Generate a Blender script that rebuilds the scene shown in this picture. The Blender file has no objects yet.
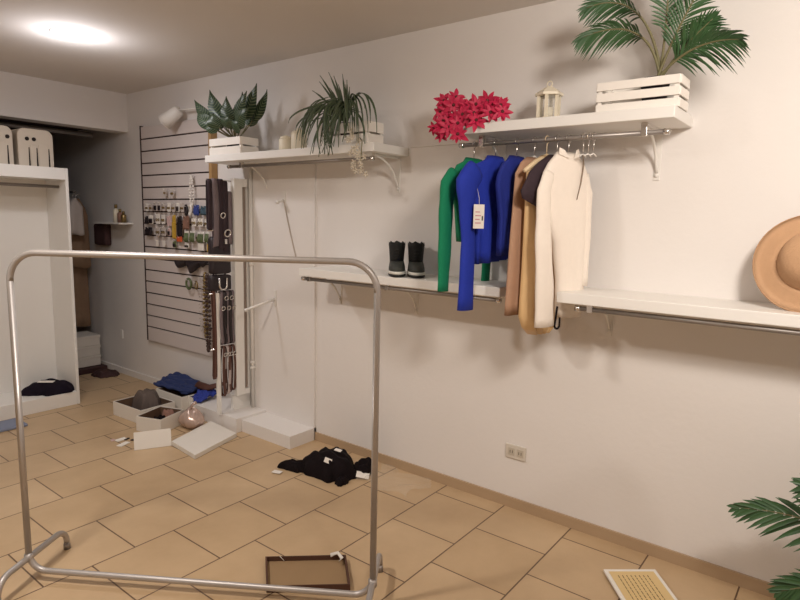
import bpy, bmesh, math, random
from mathutils import Vector, Matrix
random.seed(7)
S = bpy.context.scene
COL = S.collection
PI = math.pi
# ------------------------------------------------------------------ camera, world, lights, exposure
cam_d = bpy.data.cameras.new('camera')
cam_d.sensor_width = 36.0
cam_d.lens = 591.35 / 800 * 36.0
cam_d.clip_start = 0.05
cam = bpy.data.objects.new('camera', cam_d)
COL.objects.link(cam)
def look(yaw, pitch, roll):
    cy, sy, cp, sp = math.cos(yaw), math.sin(yaw), math.cos(pitch), math.sin(pitch)
    f = Vector((sy*cp, cy*cp, sp)); r0 = Vector((cy, -sy, 0)); u0 = r0.cross(f)
    r = math.cos(roll)*r0 + math.sin(roll)*u0
    u = -math.sin(roll)*r0 + math.cos(roll)*u0
    return Matrix(((r.x, u.x, -f.x), (r.y, u.y, -f.y), (r.z, u.z, -f.z))).to_4x4()
cam.matrix_world = Matrix.Translation((0, 0, 1.5)) @ look(math.radians(52.364), math.radians(-7.771), math.radians(1.23))
S.camera = cam

world = bpy.data.worlds.new('world'); S.world = world
world.use_nodes = True
world.node_tree.nodes['Background'].inputs[0].default_value = (0.9, 0.75, 0.62, 1)
world.node_tree.nodes['Background'].inputs[1].default_value = 0.15

S.view_settings.view_transform = 'Standard'
S.view_settings.look = 'None'
S.view_settings.gamma = 1.0
S.view_settings.use_curve_mapping = False
S.view_settings.exposure = 0.0

CEIL = 2.52
WARM = (1.0, 0.915, 0.83)
LAMPS = [(0.80, -0.45), (0.30, 2.20), (1.66, 3.71)]   # ceiling lamp positions
def lamp(kind, name, loc, watts, col, size, aim=None, cone=None):
    ld = bpy.data.lights.new(name, kind); ld.energy = watts; ld.color = col
    if kind == 'AREA': ld.shape = 'DISK'; ld.size = size; ld.spread = math.radians(170)
    else: ld.shadow_soft_size = size
    if cone: ld.spot_size = math.radians(cone); ld.spot_blend = 1.0
    lo = bpy.data.objects.new(name, ld); lo.location = loc; COL.objects.link(lo)
    if aim is not None: lo.rotation_euler = (Vector(aim) - Vector(loc)).to_track_quat('-Z', 'Y').to_euler()
    return lo
SPOT_LOC, SPOT_AIM = (0.95, -0.42, 2.36), (2.72, 0.34, 1.85)
lamp('SPOT', 'track_spot_lamp', SPOT_LOC, 134.0, WARM, 0.20, SPOT_AIM, 112)
lamp('AREA', 'ceiling_lamp_front', (LAMPS[0][0], LAMPS[0][1], CEIL-0.03), 17.0, WARM, 0.22)
lamp('AREA', 'ceiling_lamp_middle', (LAMPS[1][0], LAMPS[1][1], CEIL-0.03), 31.0, WARM, 0.22)
lamp('AREA', 'ceiling_lamp_back', (LAMPS[2][0], LAMPS[2][1], CEIL-0.035), 7.0, (0.97, 0.94, 0.95), 0.19)
lamp('POINT', 'ceiling_lamp_glow', (LAMPS[2][0], LAMPS[2][1], CEIL-0.15), 6.0, (0.97, 0.95, 1.0), 0.08)

# ------------------------------------------------------------------ materials
def lin(c):
    return tuple((v/255/12.92 if v/255 <= 0.04045 else ((v/255+0.055)/1.055)**2.4) for v in c) + (1,)
MATS = {}
def mat(name, rgb, rough=0.6, metal=0.0, var=0.06, scale=8.0, bump=0.0, bscale=60.0, alpha=1.0, trans=0.0, emit=None, spec=0.5, sheen=0.0):
    if name in MATS: return MATS[name]
    m = bpy.data.materials.new(name); m.use_nodes = True
    n = m.node_tree.nodes; l = m.node_tree.links; b = n['Principled BSDF']
    b.inputs['Roughness'].default_value = rough; b.inputs['Metallic'].default_value = metal
    b.inputs['Specular IOR Level'].default_value = spec
    tc = n.new('ShaderNodeTexCoord')
    nz = n.new('ShaderNodeTexNoise'); nz.inputs['Scale'].default_value = scale; nz.inputs['Detail'].default_value = 4
    l.new(tc.outputs['Object'], nz.inputs['Vector'])
    mx = n.new('ShaderNodeMix'); mx.data_type = 'RGBA'
    c = lin(rgb)
    mx.inputs['A'].default_value = tuple(max(0, v*(1-var)) for v in c[:3]) + (1,)
    mx.inputs['B'].default_value = tuple(min(1, v*(1+var)) for v in c[:3]) + (1,)
    l.new(nz.outputs['Fac'], mx.inputs['Factor']); l.new(mx.outputs['Result'], b.inputs['Base Color'])
    if bump:
        n2 = n.new('ShaderNodeTexNoise'); n2.inputs['Scale'].default_value = bscale; n2.inputs['Detail'].default_value = 3
        l.new(tc.outputs['Object'], n2.inputs['Vector'])
        bp = n.new('ShaderNodeBump'); bp.inputs['Strength'].default_value = bump; bp.inputs['Distance'].default_value = 0.01
        l.new(n2.outputs['Fac'], bp.inputs['Height']); l.new(bp.outputs['Normal'], b.inputs['Normal'])
    b.inputs['Alpha'].default_value = alpha
    b.inputs['Transmission Weight'].default_value = trans
    b.inputs['Sheen Weight'].default_value = sheen
    if emit:
        b.inputs['Emission Color'].default_value = (*emit[0], 1); b.inputs['Emission Strength'].default_value = emit[1]
    MATS[name] = m
    return m

WALL = mat('wall_paint', (231, 226, 222), 0.75, var=0.02, scale=3, bump=0.08, bscale=40)
CEILM = mat('ceiling_paint', (226, 220, 214), 0.9, var=0.02, scale=3)
WHITE = mat('white_laminate', (236, 233, 228), 0.45, var=0.015, scale=5)
WPAINT = mat('white_painted_wood', (240, 234, 226), 0.55, var=0.03, scale=12, bump=0.1, bscale=30)
CARDW = mat('white_cardboard', (228, 222, 213), 0.8, var=0.03, scale=9)
BROWNIN = mat('brown_box_inside', (104, 80, 62), 0.85, var=0.12, scale=12)
STEEL = mat('brushed_steel', (178, 172, 168), 0.42, 0.5, var=0.05, scale=20)
DSTEEL = mat('dark_steel_tube', (150, 143, 138), 0.42, 0.55, var=0.05)
WMETAL = mat('white_metal', (232, 228, 222), 0.4, var=0.02)
DARKGAP = mat('slot_groove', (62, 46, 44), 0.8)
SLATM = mat('slat_board', (214, 204, 200), 0.5, var=0.03, scale=4)
WOOD = mat('light_wood', (176, 140, 92), 0.6, var=0.15, scale=25)
GREEN_D = mat('leaf_green_dark', (34, 58, 36), 0.4, var=0.35, scale=30)
GREEN_P = mat('palm_green', (58, 92, 54), 0.45, var=0.35, scale=18)
STEM = mat('palm_stem', (118, 112, 78), 0.6, var=0.15)
GRASS = mat('ribbon_leaf', (74, 88, 62), 0.5, var=0.4, scale=25)
REDF = mat('poinsettia_red', (196, 22, 72), 0.55, var=0.25, scale=25)
YCEN = mat('flower_centre', (96, 40, 40), 0.6)
CREAM = mat('cream_ceramic', (232, 222, 200), 0.45, var=0.03)
STRAW = mat('tan_straw', (192, 152, 116), 0.8, var=0.10, scale=14, bump=0.25, bscale=120)
G_GREEN = mat('green_knit', (0, 128, 88), 0.85, var=0.08, scale=60, bump=0.15, bscale=220)
G_BLUE = mat('royal_blue_knit', (28, 52, 168), 0.85, var=0.08, scale=60, bump=0.15, bscale=220)
G_NAVY = mat('deep_blue_knit', (22, 40, 132), 0.85, var=0.08, scale=60, bump=0.15, bscale=220)
G_TAUPE = mat('taupe_cloth', (176, 138, 112), 0.85, var=0.06, scale=30)
G_GOLD = mat('champagne_satin', (222, 186, 136), 0.38, var=0.06, scale=20)
G_DARK = mat('black_velvet', (52, 36, 44), 0.8, var=0.3, scale=40)
G_CREAM = mat('cream_cloth', (240, 229, 217), 0.8, var=0.03, scale=40, bump=0.08, bscale=200)
BLACKC = mat('black_cloth', (22, 15, 17), 0.9, var=0.3, scale=20, bump=0.3, bscale=60, spec=0.15)
NAVYC = mat('navy_cloth', (26, 20, 32), 0.9, var=0.3, scale=20, spec=0.15)
DENIM = mat('blue_cloth', (38, 52, 98), 0.85, var=0.2, scale=25, bump=0.2, bscale=60)
BLUEBAG = mat('bright_blue_cloth', (42, 60, 150), 0.8, var=0.15, scale=25)
BOOT = mat('black_boot_fabric', (24, 24, 24), 0.8, var=0.3, scale=60, bump=0.3, bscale=120)
BOOTP = mat('grey_boot_panel', (58, 60, 56), 0.7, var=0.2, scale=60)
SOLEW = mat('white_sole', (226, 224, 216), 0.6)
CARDBR = mat('tan_cardboard', (150, 122, 88), 0.8, var=0.08, scale=10)
CARDDK = mat('dark_cardboard_edge', (82, 52, 38), 0.8, var=0.12, scale=14)
YPAPER = mat('yellow_paper', (222, 194, 140), 0.7, var=0.05, scale=10)
INK = mat('ink', (110, 84, 46), 0.8)
PAPERW = mat('white_paper', (236, 230, 222), 0.7, var=0.02)
RUBBER = mat('black_rubber', (30, 28, 28), 0.6)
PLASTIC = mat('clear_plastic', (240, 228, 210), 0.12, alpha=0.16, var=0.02)
SILVER = mat('silver_film', (196, 172, 160), 0.22, 0.35, var=0.1, scale=14)
CREAMP = mat('cream_plastic', (206, 194, 178), 0.5, var=0.03)
HOLE = mat('dark_hole', (40, 32, 28), 0.9)
TAN_C = mat('tan_cloth', (150, 122, 98), 0.85, var=0.15, scale=20)
GREYC = mat('grey_cloth', (92, 80, 74), 0.85, var=0.2, scale=20)
MAROON = mat('maroon_cloth', (66, 42, 42), 0.85, var=0.2)
ORANGE = mat('orange_card', (206, 92, 50), 0.6)
YELLOW = mat('yellow_card', (198, 160, 60), 0.6)
PINK = mat('pink_card', (206, 176, 172), 0.6)
GREYCARD = mat('grey_card', (200, 190, 184), 0.6)
BLUEP = mat('blue_packet', (56, 72, 140), 0.5)
TEAL = mat('teal_packet', (64, 88, 104), 0.5)
OLIVE = mat('olive_packet', (92, 104, 66), 0.5)
BROWNP = mat('brown_packet', (140, 104, 88), 0.6)
BLKP = mat('black_packet', (36, 28, 32), 0.5)
GOLDM = mat('gold_metal', (150, 128, 86), 0.35, 0.8)
CHROME = mat('chrome', (216, 212, 208), 0.2, 0.95)
STRAPD = mat('dark_purple_strap', (50, 34, 42), 0.7, var=0.2)
STRAPG = mat('grey_strap', (122, 108, 112), 0.6, var=0.1)
STRAPB = mat('brown_leather', (92, 58, 48), 0.55, var=0.2)
STRAPW = mat('pale_strap', (190, 176, 172), 0.6, var=0.1)
GLASSW = mat('lantern_glass', (225, 222, 214), 0.08, alpha=0.25)
SKYBLUE = mat('pale_blue_plastic', (128, 136, 158), 0.7, var=0.08)
LAMPGLOW = mat('lamp_diffuser', (255, 255, 255), 0.5, emit=((0.90, 0.95, 1.0), 9.0))
LEAFSTRIPE = None

def floor_material():
    m = bpy.data.materials.new('beige_floor_tiles'); m.use_nodes = True
    n = m.node_tree.nodes; l = m.node_tree.links; b = n['Principled BSDF']
    tc = n.new('ShaderNodeTexCoord')
    mp = n.new('ShaderNodeMapping')
    mp.inputs['Location'].default_value = (-1.264 + 0.19125, -1.7275, 0)
    l.new(tc.outputs['Object'], mp.inputs['Vector'])
    br = n.new('ShaderNodeTexBrick')
    br.offset = 0.5; br.offset_frequency = 2; br.squash = 1.0
    br.inputs['Scale'].default_value = 1.0
    br.inputs['Brick Width'].default_value = 0.3825
    br.inputs['Row Height'].default_value = 0.3675
    br.inputs['Mortar Size'].default_value = 0.0036
    br.inputs['Mortar Smooth'].default_value = 0.2
    br.inputs['Bias'].default_value = 0.0
    br.inputs['Color1'].default_value = lin((194, 166, 130))
    br.inputs['Color2'].default_value = lin((202, 175, 140))
    br.inputs['Mortar'].default_value = lin((104, 80, 60))
    l.new(mp.outputs['Vector'], br.inputs['Vector'])
    nz = n.new('ShaderNodeTexNoise'); nz.inputs['Scale'].default_value = 2.2; nz.inputs['Detail'].default_value = 8
    nz.inputs['Roughness'].default_value = 0.62
    l.new(tc.outputs['Object'], nz.inputs['Vector'])
    rp = n.new('ShaderNodeValToRGB')
    rp.color_ramp.elements[0].position = 0.3; rp.color_ramp.elements[0].color = (0.86, 0.83, 0.80, 1)
    rp.color_ramp.elements[1].position = 0.7; rp.color_ramp.elements[1].color = (1.06, 1.06, 1.06, 1)
    l.new(nz.outputs['Fac'], rp.inputs['Fac'])
    mx = n.new('ShaderNodeMix'); mx.data_type = 'RGBA'; mx.blend_type = 'MULTIPLY'; mx.inputs['Factor'].default_value = 1
    l.new(br.outputs['Color'], mx.inputs['A']); l.new(rp.outputs['Color'], mx.inputs['B'])
    l.new(mx.outputs['Result'], b.inputs['Base Color'])
    b.inputs['Roughness'].default_value = 0.42
    bp = n.new('ShaderNodeBump'); bp.inputs['Strength'].default_value = 0.3; bp.inputs['Distance'].default_value = 0.004
    inv = n.new('ShaderNodeMath'); inv.operation = 'SUBTRACT'; inv.inputs[0].default_value = 1
    l.new(br.outputs['Fac'], inv.inputs[1]); l.new(inv.outputs[0], bp.inputs['Height'])
    l.new(bp.outputs['Normal'], b.inputs['Normal'])
    return m
FLOORM = floor_material()

def leaf_stripe_material():
    m = bpy.data.materials.new('striped_leaf'); m.use_nodes = True
    n = m.node_tree.nodes; l = m.node_tree.links; b = n['Principled BSDF']
    uv = n.new('ShaderNodeUVMap')
    sp = n.new('ShaderNodeSeparateXYZ'); l.new(uv.outputs['UV'], sp.inputs[0])
    ab = n.new('ShaderNodeMath'); ab.operation = 'ABSOLUTE'; l.new(sp.outputs['X'], ab.inputs[0])
    ma = n.new('ShaderNodeMath'); ma.operation = 'MULTIPLY_ADD'; l.new(ab.outputs[0], ma.inputs[0]); ma.inputs[1].default_value = -0.12
    l.new(sp.outputs['Y'], ma.inputs[2])
    mu = n.new('ShaderNodeMath'); mu.operation = 'MULTIPLY'; mu.inputs[1].default_value = 75; l.new(ma.outputs[0], mu.inputs[0])
    si = n.new('ShaderNodeMath'); si.operation = 'SINE'; l.new(mu.outputs[0], si.inputs[0])
    rp = n.new('ShaderNodeValToRGB')
    rp.color_ramp.elements[0].position = 0.72; rp.color_ramp.elements[0].color = lin((30, 54, 34))
    rp.color_ramp.elements[1].position = 0.95; rp.color_ramp.elements[1].color = lin((120, 132, 98))
    l.new(si.outputs[0], rp.inputs['Fac']); l.new(rp.outputs['Color'], b.inputs['Base Color'])
    b.inputs['Roughness'].default_value = 0.4
    return m
LEAFSTRIPE = leaf_stripe_material()

# ------------------------------------------------------------------ mesh helpers
class MB:
    def __init__(s): s.v = []; s.f = []; s.mi = []; s.sm = []; s.uv = {}
    def add(s, vs, fs, mi=0, smooth=False):
        o = len(s.v); s.v += [Vector(p) for p in vs]
        for f in fs: s.f.append([i+o for i in f]); s.mi.append(mi); s.sm.append(smooth)
        return o
    def box(s, a, b, mi=0, M=None):
        x0, y0, z0 = a; x1, y1, z1 = b
        vs = [Vector(p) for p in ((x0,y0,z0),(x1,y0,z0),(x1,y1,z0),(x0,y1,z0),(x0,y0,z1),(x1,y0,z1),(x1,y1,z1),(x0,y1,z1))]
        if M is not None: vs = [M @ p for p in vs]
        s.add(vs, [(0,3,2,1),(4,5,6,7),(0,1,5,4),(1,2,6,5),(2,3,7,6),(3,0,4,7)], mi)
        return s
    def ring_loft(s, rings, mi=0, smooth=True, cap0=True, cap1=True, closed=False):
        n = len(rings[0]); vs = [p for r in rings for p in r]; fs = []
        R = len(rings)
        for i in range(R if closed else R-1):
            j = (i+1) % R
            for k in range(n):
                k2 = (k+1) % n
                fs.append((i*n+k, i*n+k2, j*n+k2, j*n+k))
        if not closed:
            if cap0: fs.append(tuple(reversed(range(n))))
            if cap1: fs.append(tuple((R-1)*n+k for k in range(n)))
        s.add(vs, fs, mi, smooth); return s
    def tube(s, pts, r, n=10, mi=0, closed=False, flat=1.0, up=None):
        pts = [Vector(p) for p in pts]; R = []
        N = len(pts); prev = None
        for i, p in enumerate(pts):
            if closed: t = pts[(i+1) % N] - pts[i-1]
            else: t = pts[min(i+1, N-1)] - pts[max(i-1, 0)]
            t = t.normalized() if t.length > 1e-9 else Vector((0, 0, 1))
            if up is not None:
                a = Vector(up); a = (a - t*a.dot(t))
                a = a.normalized() if a.length > 1e-6 else t.orthogonal().normalized()
            elif prev is None: a = t.orthogonal().normalized()
            else:
                a = prev - t*prev.dot(t); a = a.normalized() if a.length > 1e-6 else t.orthogonal().normalized()
            prev = a; b = t.cross(a)
            rr = r[i] if isinstance(r, (list, tuple)) else r
            R.append([p + a*(math.cos(2*PI*k/n)*rr) + b*(math.sin(2*PI*k/n)*rr*flat) for k in range(n)])
        s.ring_loft(R, mi, True, closed=closed); return s
    def lathe(s, c, prof, n=24, mi=0, smooth=True, M=None):
        c = Vector(c); R = []
        for (r, z) in prof:
            ring = [Vector((math.cos(2*PI*k/n)*r, math.sin(2*PI*k/n)*r, z)) for k in range(n)]
            if M is not None: ring = [M @ p for p in ring]
            R.append([p + c for p in ring])
        s.ring_loft(R, mi, smooth); return s
    def grid(s, fn, nu, nv, mi=0, smooth=True):
        vs = [fn(i/nu, j/nv) for i in range(nu+1) for j in range(nv+1)]
        fs = [(i*(nv+1)+j, (i+1)*(nv+1)+j, (i+1)*(nv+1)+j+1, i*(nv+1)+j+1) for i in range(nu) for j in range(nv)]
        s.add(vs, fs, mi, smooth); return s
    def build(s, name, mats, parent=None, bevel=0.0, solid=0.0, subsurf=0, merge=False):
        if not isinstance(mats, (list, tuple)): mats = [mats]
        off = Vector((0, 0, 0)); p = parent
        while p is not None: off += p.location; p = p.parent
        me = bpy.data.meshes.new(name)
        me.from_pydata([v - off for v in s.v], [], s.f)
        for m in mats: me.materials.append(m)
        for i, pl in enumerate(me.polygons): pl.material_index = s.mi[i]; pl.use_smooth = s.sm[i]
        bm = bmesh.new(); bm.from_mesh(me); bmesh.ops.recalc_face_normals(bm, faces=bm.faces); bm.to_mesh(me); bm.free()
        o = bpy.data.objects.new(name, me); COL.objects.link(o)
        if parent is not None: o.parent = parent
        if bevel:
            b = o.modifiers.new('bevel', 'BEVEL'); b.width = bevel; b.segments = 2; b.limit_method = 'ANGLE'; b.angle_limit = math.radians(40)
        if solid:
            b = o.modifiers.new('solid', 'SOLIDIFY'); b.thickness = solid; b.offset = 0
        if subsurf:
            b = o.modifiers.new('sub', 'SUBSURF'); b.levels = subsurf; b.render_levels = subsurf
        return o

def thing(name, label, cat, loc, group=None):
    o = bpy.data.objects.new(name, None); COL.objects.link(o); o.location = loc; o.empty_display_size = 0.05
    o['label'] = label; o['category'] = cat
    if group: o['group'] = group
    return o
def tag(o, label, cat, group=None, kind=None):
    o['label'] = label; o['category'] = cat
    if group: o['group'] = group
    if kind: o['kind'] = kind
    return o
def struct(o, label=None, cat=None):
    o['kind'] = 'structure'
    if label: o['label'] = label
    if cat: o['category'] = cat
    return o
def dup(root, loc, label=None, rotz=None, scale=None):
    r = root.copy(); COL.objects.link(r); r.location = loc
    if rotz is not None: r.rotation_euler = (0, 0, rotz)
    if scale: r.scale = scale
    if label: r['label'] = label
    for ch in list(root.children):
        c = ch.copy(); COL.objects.link(c); c.parent = r
        for g in list(ch.children):
            d = g.copy(); COL.objects.link(d); d.parent = c
    return r
def arc(c, r, a0, a1, n, ax, ay):
    c = Vector(c); ax = Vector(ax); ay = Vector(ay)
    return [c + ax*(r*math.cos(a0+(a1-a0)*i/n)) + ay*(r*math.sin(a0+(a1-a0)*i/n)) for i in range(n+1)]
def bez(p0, p1, p2, n):
    p0, p1, p2 = Vector(p0), Vector(p1), Vector(p2)
    return [p0*(1-t)**2 + p1*(2*t*(1-t)) + p2*t*t for t in [i/n for i in range(n+1)]]
def rotz(a): return Matrix.Rotation(a, 4, 'Z')
def TR(loc, rz=0, rx=0, ry=0):
    return Matrix.Translation(loc) @ Matrix.Rotation(rz, 4, 'Z') @ Matrix.Rotation(ry, 4, 'Y') @ Matrix.Rotation(rx, 4, 'X')

WX = 2.725     # right wall plane
# ------------------------------------------------------------------ the setting
def slab(name, a, b, m, label, cat):
    return struct(MB().box(a, b).build(name, m), label, cat)
slab('floor', (-1.6, -1.7, -0.1), (2.85, 6.9, 0), FLOORM, 'beige square floor tiles laid in staggered rows', 'floor')
slab('ceiling', (-1.6, -1.7, CEIL), (2.85, 6.9, CEIL+0.1), CEILM, 'plain dim white ceiling of the shop', 'ceiling')
slab('wall_right', (WX, -1.7, 0), (2.85, 6.9, CEIL), WALL, 'long white wall carrying the four shelves', 'wall')
slab('wall_left', (-1.6, -1.7, 0), (-1.5, 6.9, CEIL), WALL, 'white wall on the unseen left side of the shop', 'wall')
slab('wall_front', (-1.5, -1.7, 0), (WX, -1.6, CEIL), WALL, 'white wall behind the viewer', 'wall')
HALLSHADE = mat('hall_shade_paint', (70, 56, 56), 0.85)  # dark colour stands in for the shade of the unlit hallway
slab('wall_far', (-1.5, 6.8, 0), (WX, 6.9, CEIL), HALLSHADE, 'hallway end wall behind the cabinet, shade put into its dark colour', 'wall')
HALLSHADE = mat('hall_shade_paint', (92, 76, 74), 0.85)
slab('hall_shade_wall', (1.70, 5.29, 0), (1.76, 6.8, 2.3), HALLSHADE, 'side wall added behind the cabinet to darken the hallway', 'wall')  # extra wall, added to darken the hallway
slab('hall_shade_ceiling', (1.70, 5.29, 2.28), (WX, 6.8, 2.34), HALLSHADE, 'low ceiling added to darken the hallway', 'ceiling')  # low ceiling put in to keep the hallway dark
slab('wall_back', (-1.5, 5.13, 2.2), (WX, 5.29, CEIL), WALL, 'white beam over the dark hallway opening', 'wall')
slab('trim_1', (WX-0.016, 2.80, 0.0), (WX, 3.45, 1.84), WALL, 'flat white boxed-out panel between pipe and corner line', 'trim')
slab('trim_2', (2.492, 2.80, 0.0), (WX, 3.30, 0.085), WALL, 'low white plinth nearest the corner line', 'trim')
slab('trim_3', (2.45, 3.302, 0.0), (WX, 3.86, 0.10), WALL, 'low white plinth under the display frame', 'trim')
slab('trim_4', (WX-0.010, 1.57, 1.90), (WX, 2.05, 1.912), WALL, 'thin pale strip on wall between the upper shelves', 'trim')
BASEM = mat('beige_skirting_tile', (180, 154, 124), 0.45, var=0.06, scale=6)
slab('baseboard_right', (WX-0.012, -1.6, 0.0), (WX, 2.80, 0.056), BASEM, 'beige tile skirting along the long wall', 'baseboard')
slab('trim_5', (WX-0.010, 3.86, 0.0), (WX, 6.8, 0.056), WALL, 'white skirting running into the hallway', 'trim')
# hanging tube below the beam
o = MB().tube([(1.3, 5.42, 2.175), (2.55, 5.42, 2.175)], 0.02, 10).build('hallway_rail', DSTEEL)
tag(o, 'long grey tube just below the beam over the hallway', 'rail')

# ------------------------------------------------------------------ ceiling lights
def downlight(x, y, label, r=0.10):
    t = thing('ceiling_light', label, 'ceiling light', (x, y, CEIL), 'round ceiling lights')
    MB().lathe((x, y, CEIL), [(r+0.008, 0.0), (r+0.008, -0.003), (r+0.002, -0.004), (r, -0.003), (r, 0)], 32).build('trim_ring', WHITE, t)
    MB().lathe((x, y, CEIL), [(r, -0.001), (r*0.99, -0.012), (r*0.7, -0.022), (r*0.3, -0.025), (0.001, -0.026)], 32).build('diffuser', LAMPGLOW, t)
    return t
downlight(LAMPS[2][0], LAMPS[2][1], 'glowing round ceiling light near the hallway beam', 0.105)
downlight(LAMPS[0][0], LAMPS[0][1], 'round ceiling light above the viewer by the shop front', 0.115)
downlight(LAMPS[1][0], LAMPS[1][1], 'round ceiling light in mid room left of the rack', 0.115)
t = thing('track_spotlight', 'white ceiling spotlight turned towards the long wall', 'spotlight', (SPOT_LOC[0], SPOT_LOC[1], CEIL))
dS = (Vector(SPOT_AIM)-Vector(SPOT_LOC)).normalized(); qS = dS.to_track_quat('Z', 'Y').to_matrix().to_4x4()
m = MB(); R = [[Vector(SPOT_LOC) - dS*0.07 + (qS @ Vector((math.cos(2*PI*k/20)*r_, math.sin(2*PI*k/20)*r_, z_))) for k in range(20)] for r_, z_ in ((0.02, -0.08), (0.05, -0.07), (0.055, 0.0), (0.050, 0.0), (0.045, -0.05), (0.001, -0.05))]
m.ring_loft(R); m.build('lamp_head', WHITE, t)
m = MB(); m.tube([Vector(SPOT_LOC) - dS*0.12, (SPOT_LOC[0], SPOT_LOC[1], CEIL)], 0.01, 8); m.build('stem', WHITE, t)

# ------------------------------------------------------------------ shelves
def bracket(mb, y, ztop, front=2.50, drop=0.21):
    mb.box((WX-0.006, y-0.012, ztop-drop), (WX, y+0.012, ztop))
    mb.box((front, y-0.010, ztop-0.012), (WX-0.004, y+0.010, ztop))
    mb.tube(bez((front+0.02, y, ztop-0.012), (WX-0.06, y, ztop-0.03), (WX-0.008, y, ztop-drop+0.03), 10), 0.006, 8)
    mb.lathe((WX-0.004, y, ztop-drop+0.02), [(0.009, 0), (0.009, 0.008), (0.001, 0.009)], 10, M=Matrix.Rotation(-PI/2, 4, 'Y'))
def shelf(label, y0, y1, zb, zt, front, brs, drop, rail, group='white wall shelves'):
    t = thing('wall_shelf', label, 'shelf', (WX, (y0+y1)/2, zb), group)
    MB().box((front, y0, zb), (WX, y1, zt)).build('shelf_board', WHITE, t, bevel=0.003)
    for y in brs:
        m = MB(); bracket(m, y, zb, drop=drop); m.build('bracket', WMETAL, t)
    ry0, ry1, rx, rz = rail
    m = MB(); m.tube([(rx, ry0, rz), (rx, ry1, rz)], 0.010, 12); rl = m.build('hanging_rail', DSTEEL, t)
    for y in brs:
        if ry0 <= y <= ry1:
            m = MB(); m.box((rx-0.011, y-0.012, rz-0.014), (rx+0.011, y+0.012, zb)); m.build('rail_holder', CHROME, t, bevel=0.002)
    for y, d in ((ry0, -1), (ry1, 1)):
        m = MB(); m.tube([(rx, y-0.012*d, rz), (rx, y+0.010*d, rz)], 0.013, 12); m.build('rail_cap', CHROME, t)
    return t
shelf('white wall shelf holding the potted palm and red flowers', 0.595, 1.56, 1.90, 1.945, 2.425, (0.72, 1.46), 0.21, (0.635, 1.57, 2.50, 1.86))
shelf('white wall shelf holding the striped-leaf plant and the trailing plant', 2.06, 3.56, 1.852, 1.898, 2.42, (2.13, 3.27), 0.20, (2.14, 3.40, 2.50, 1.825))
shelf('white wall shelf under the straw hat', -0.35, 1.015, 1.158, 1.203, 2.425, (-0.2, 0.875), 0.17, (-0.30, 0.93, 2.455, 1.138))
shelf('white wall shelf with the black boots on it', 1.29, 2.64, 1.152, 1.198, 2.425, (1.98, 2.64-0.06), 0.19, (1.31, 2.63, 2.455, 1.134))

# ------------------------------------------------------------------ slat panel
SX = WX - 0.026
t = thing('slat_panel', 'white grooved slat panel on the far wall, hung with small accessories', 'slat panel', (WX, 4.37, 0.40))
m = MB(); m.box((SX+0.012, 3.885, 0.40), (WX-0.002, 4.87, 2.22)); m.build('groove_backing', DARKGAP, t)
m = MB(); zs = [2.12-0.0998*k for k in range(17)]
prev = 2.22
for z in zs:
    m.box((SX, 3.885, z+0.006), (SX+0.012, 4.87, prev)); prev = z - 0.006
m.box((SX, 3.885, 0.40), (SX+0.012, 4.87, prev)); m.build('slat_boards', SLATM, t)
m = MB(); m.box((SX-0.004, 4.87, 0.40), (WX-0.002, 4.885, 2.23)); m.build('edge_strip', DARKGAP, t)
o = MB().box((SX-0.03, 3.845, 1.76), (WX-0.002, 3.88, 2.12)).build('wooden_batten', WOOD, bevel=0.002)
tag(o, 'upright brown wooden batten at right edge of the slat panel', 'batten')

# ------------------------------------------------------------------ accessories on the slat panel
m = MB(); m.tube([(SX, 0, 0), (SX-0.05, 0, 0), (SX-0.056, 0, 0.006)], 0.0022, 6)
def hook(y, z, label, L=0.05):
    m = MB(); m.tube([(SX+0.004, y, z), (SX-L, y, z), (SX-L-0.006, y, z+0.008)], 0.0022, 6)
    o = m.build('display_hook', WMETAL)
    tag(o, 'thin white wire hook pushed into a slat panel groove', 'hook', 'wire hooks on the slat panel'); return o
def hang_card(name, y0, y1, z0, z1, cm, label, cat, extra=None, group=None, d=0.03):
    yc = (y0+y1)/2; hook(yc, z1-0.008, None, d+0.01)
    t = thing(name, label, cat, (SX-d, yc, z0), group)
    m = MB(); m.box((SX-d-0.004, min(y0, y1)+0.004, z0), (SX-d, max(y0, y1)-0.004, z1)); m.build('card', cm, t, bevel=0.002)
    w = abs(y1-y0)
    if extra == 'ear':
        for s in (-1, 1):
            m = MB(); cy = yc+s*w*0.2; m.tube(arc((SX-d-0.008, cy, z0+(z1-z0)*0.42), w*0.13, 0, 2*PI, 12, (0, 1, 0), (0, 0, 1))[:-1], 0.003, 6, closed=True); m.build('earring', GOLDM, t)
    elif extra == 'pack':
        m = MB(); m.box((SX-d-0.014, min(y0, y1)+0.010, z0+0.008), (SX-d-0.004, max(y0, y1)-0.010, z0+(z1-z0)*0.7)); m.build('packet', cm, t, bevel=0.003)
    elif extra == 'dark':
        m = MB(); m.box((SX-d-0.012, min(y0, y1)+0.012, z0+0.006), (SX-d-0.004, max(y0, y1)-0.012, z0+(z1-z0)*0.6)); m.build('clip', BLKP, t, bevel=0.003)
    elif extra == 'leaf':
        for q in range(5):
            yy = yc + w*(-0.35+0.175*q); m = MB(); m.tube([(SX-d-0.006, yy, z0+(z1-z0)*0.8), (SX-d-0.012, yy+0.004, z0+0.01), (SX-d-0.008, yy-0.003, z0-0.012)], [0.004, 0.007, 0.002], 6); m.build('tassel', OLIVE, t)
    return t
hang_card('earring_card', 4.598, 4.654, 1.525, 1.599, GREYCARD, 'leftmost of three small grey earring cards in the top row', 'earrings', 'dark')
hang_card('earring_card', 4.538, 4.593, 1.525, 1.599, GREYCARD, 'middle one of three small grey earring cards in the top row', 'earrings', 'dark')
hang_card('earring_card', 4.478, 4.526, 1.525, 1.591, GREYCARD, 'rightmost of three small grey earring cards in the top row', 'earrings', 'ear')
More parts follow.
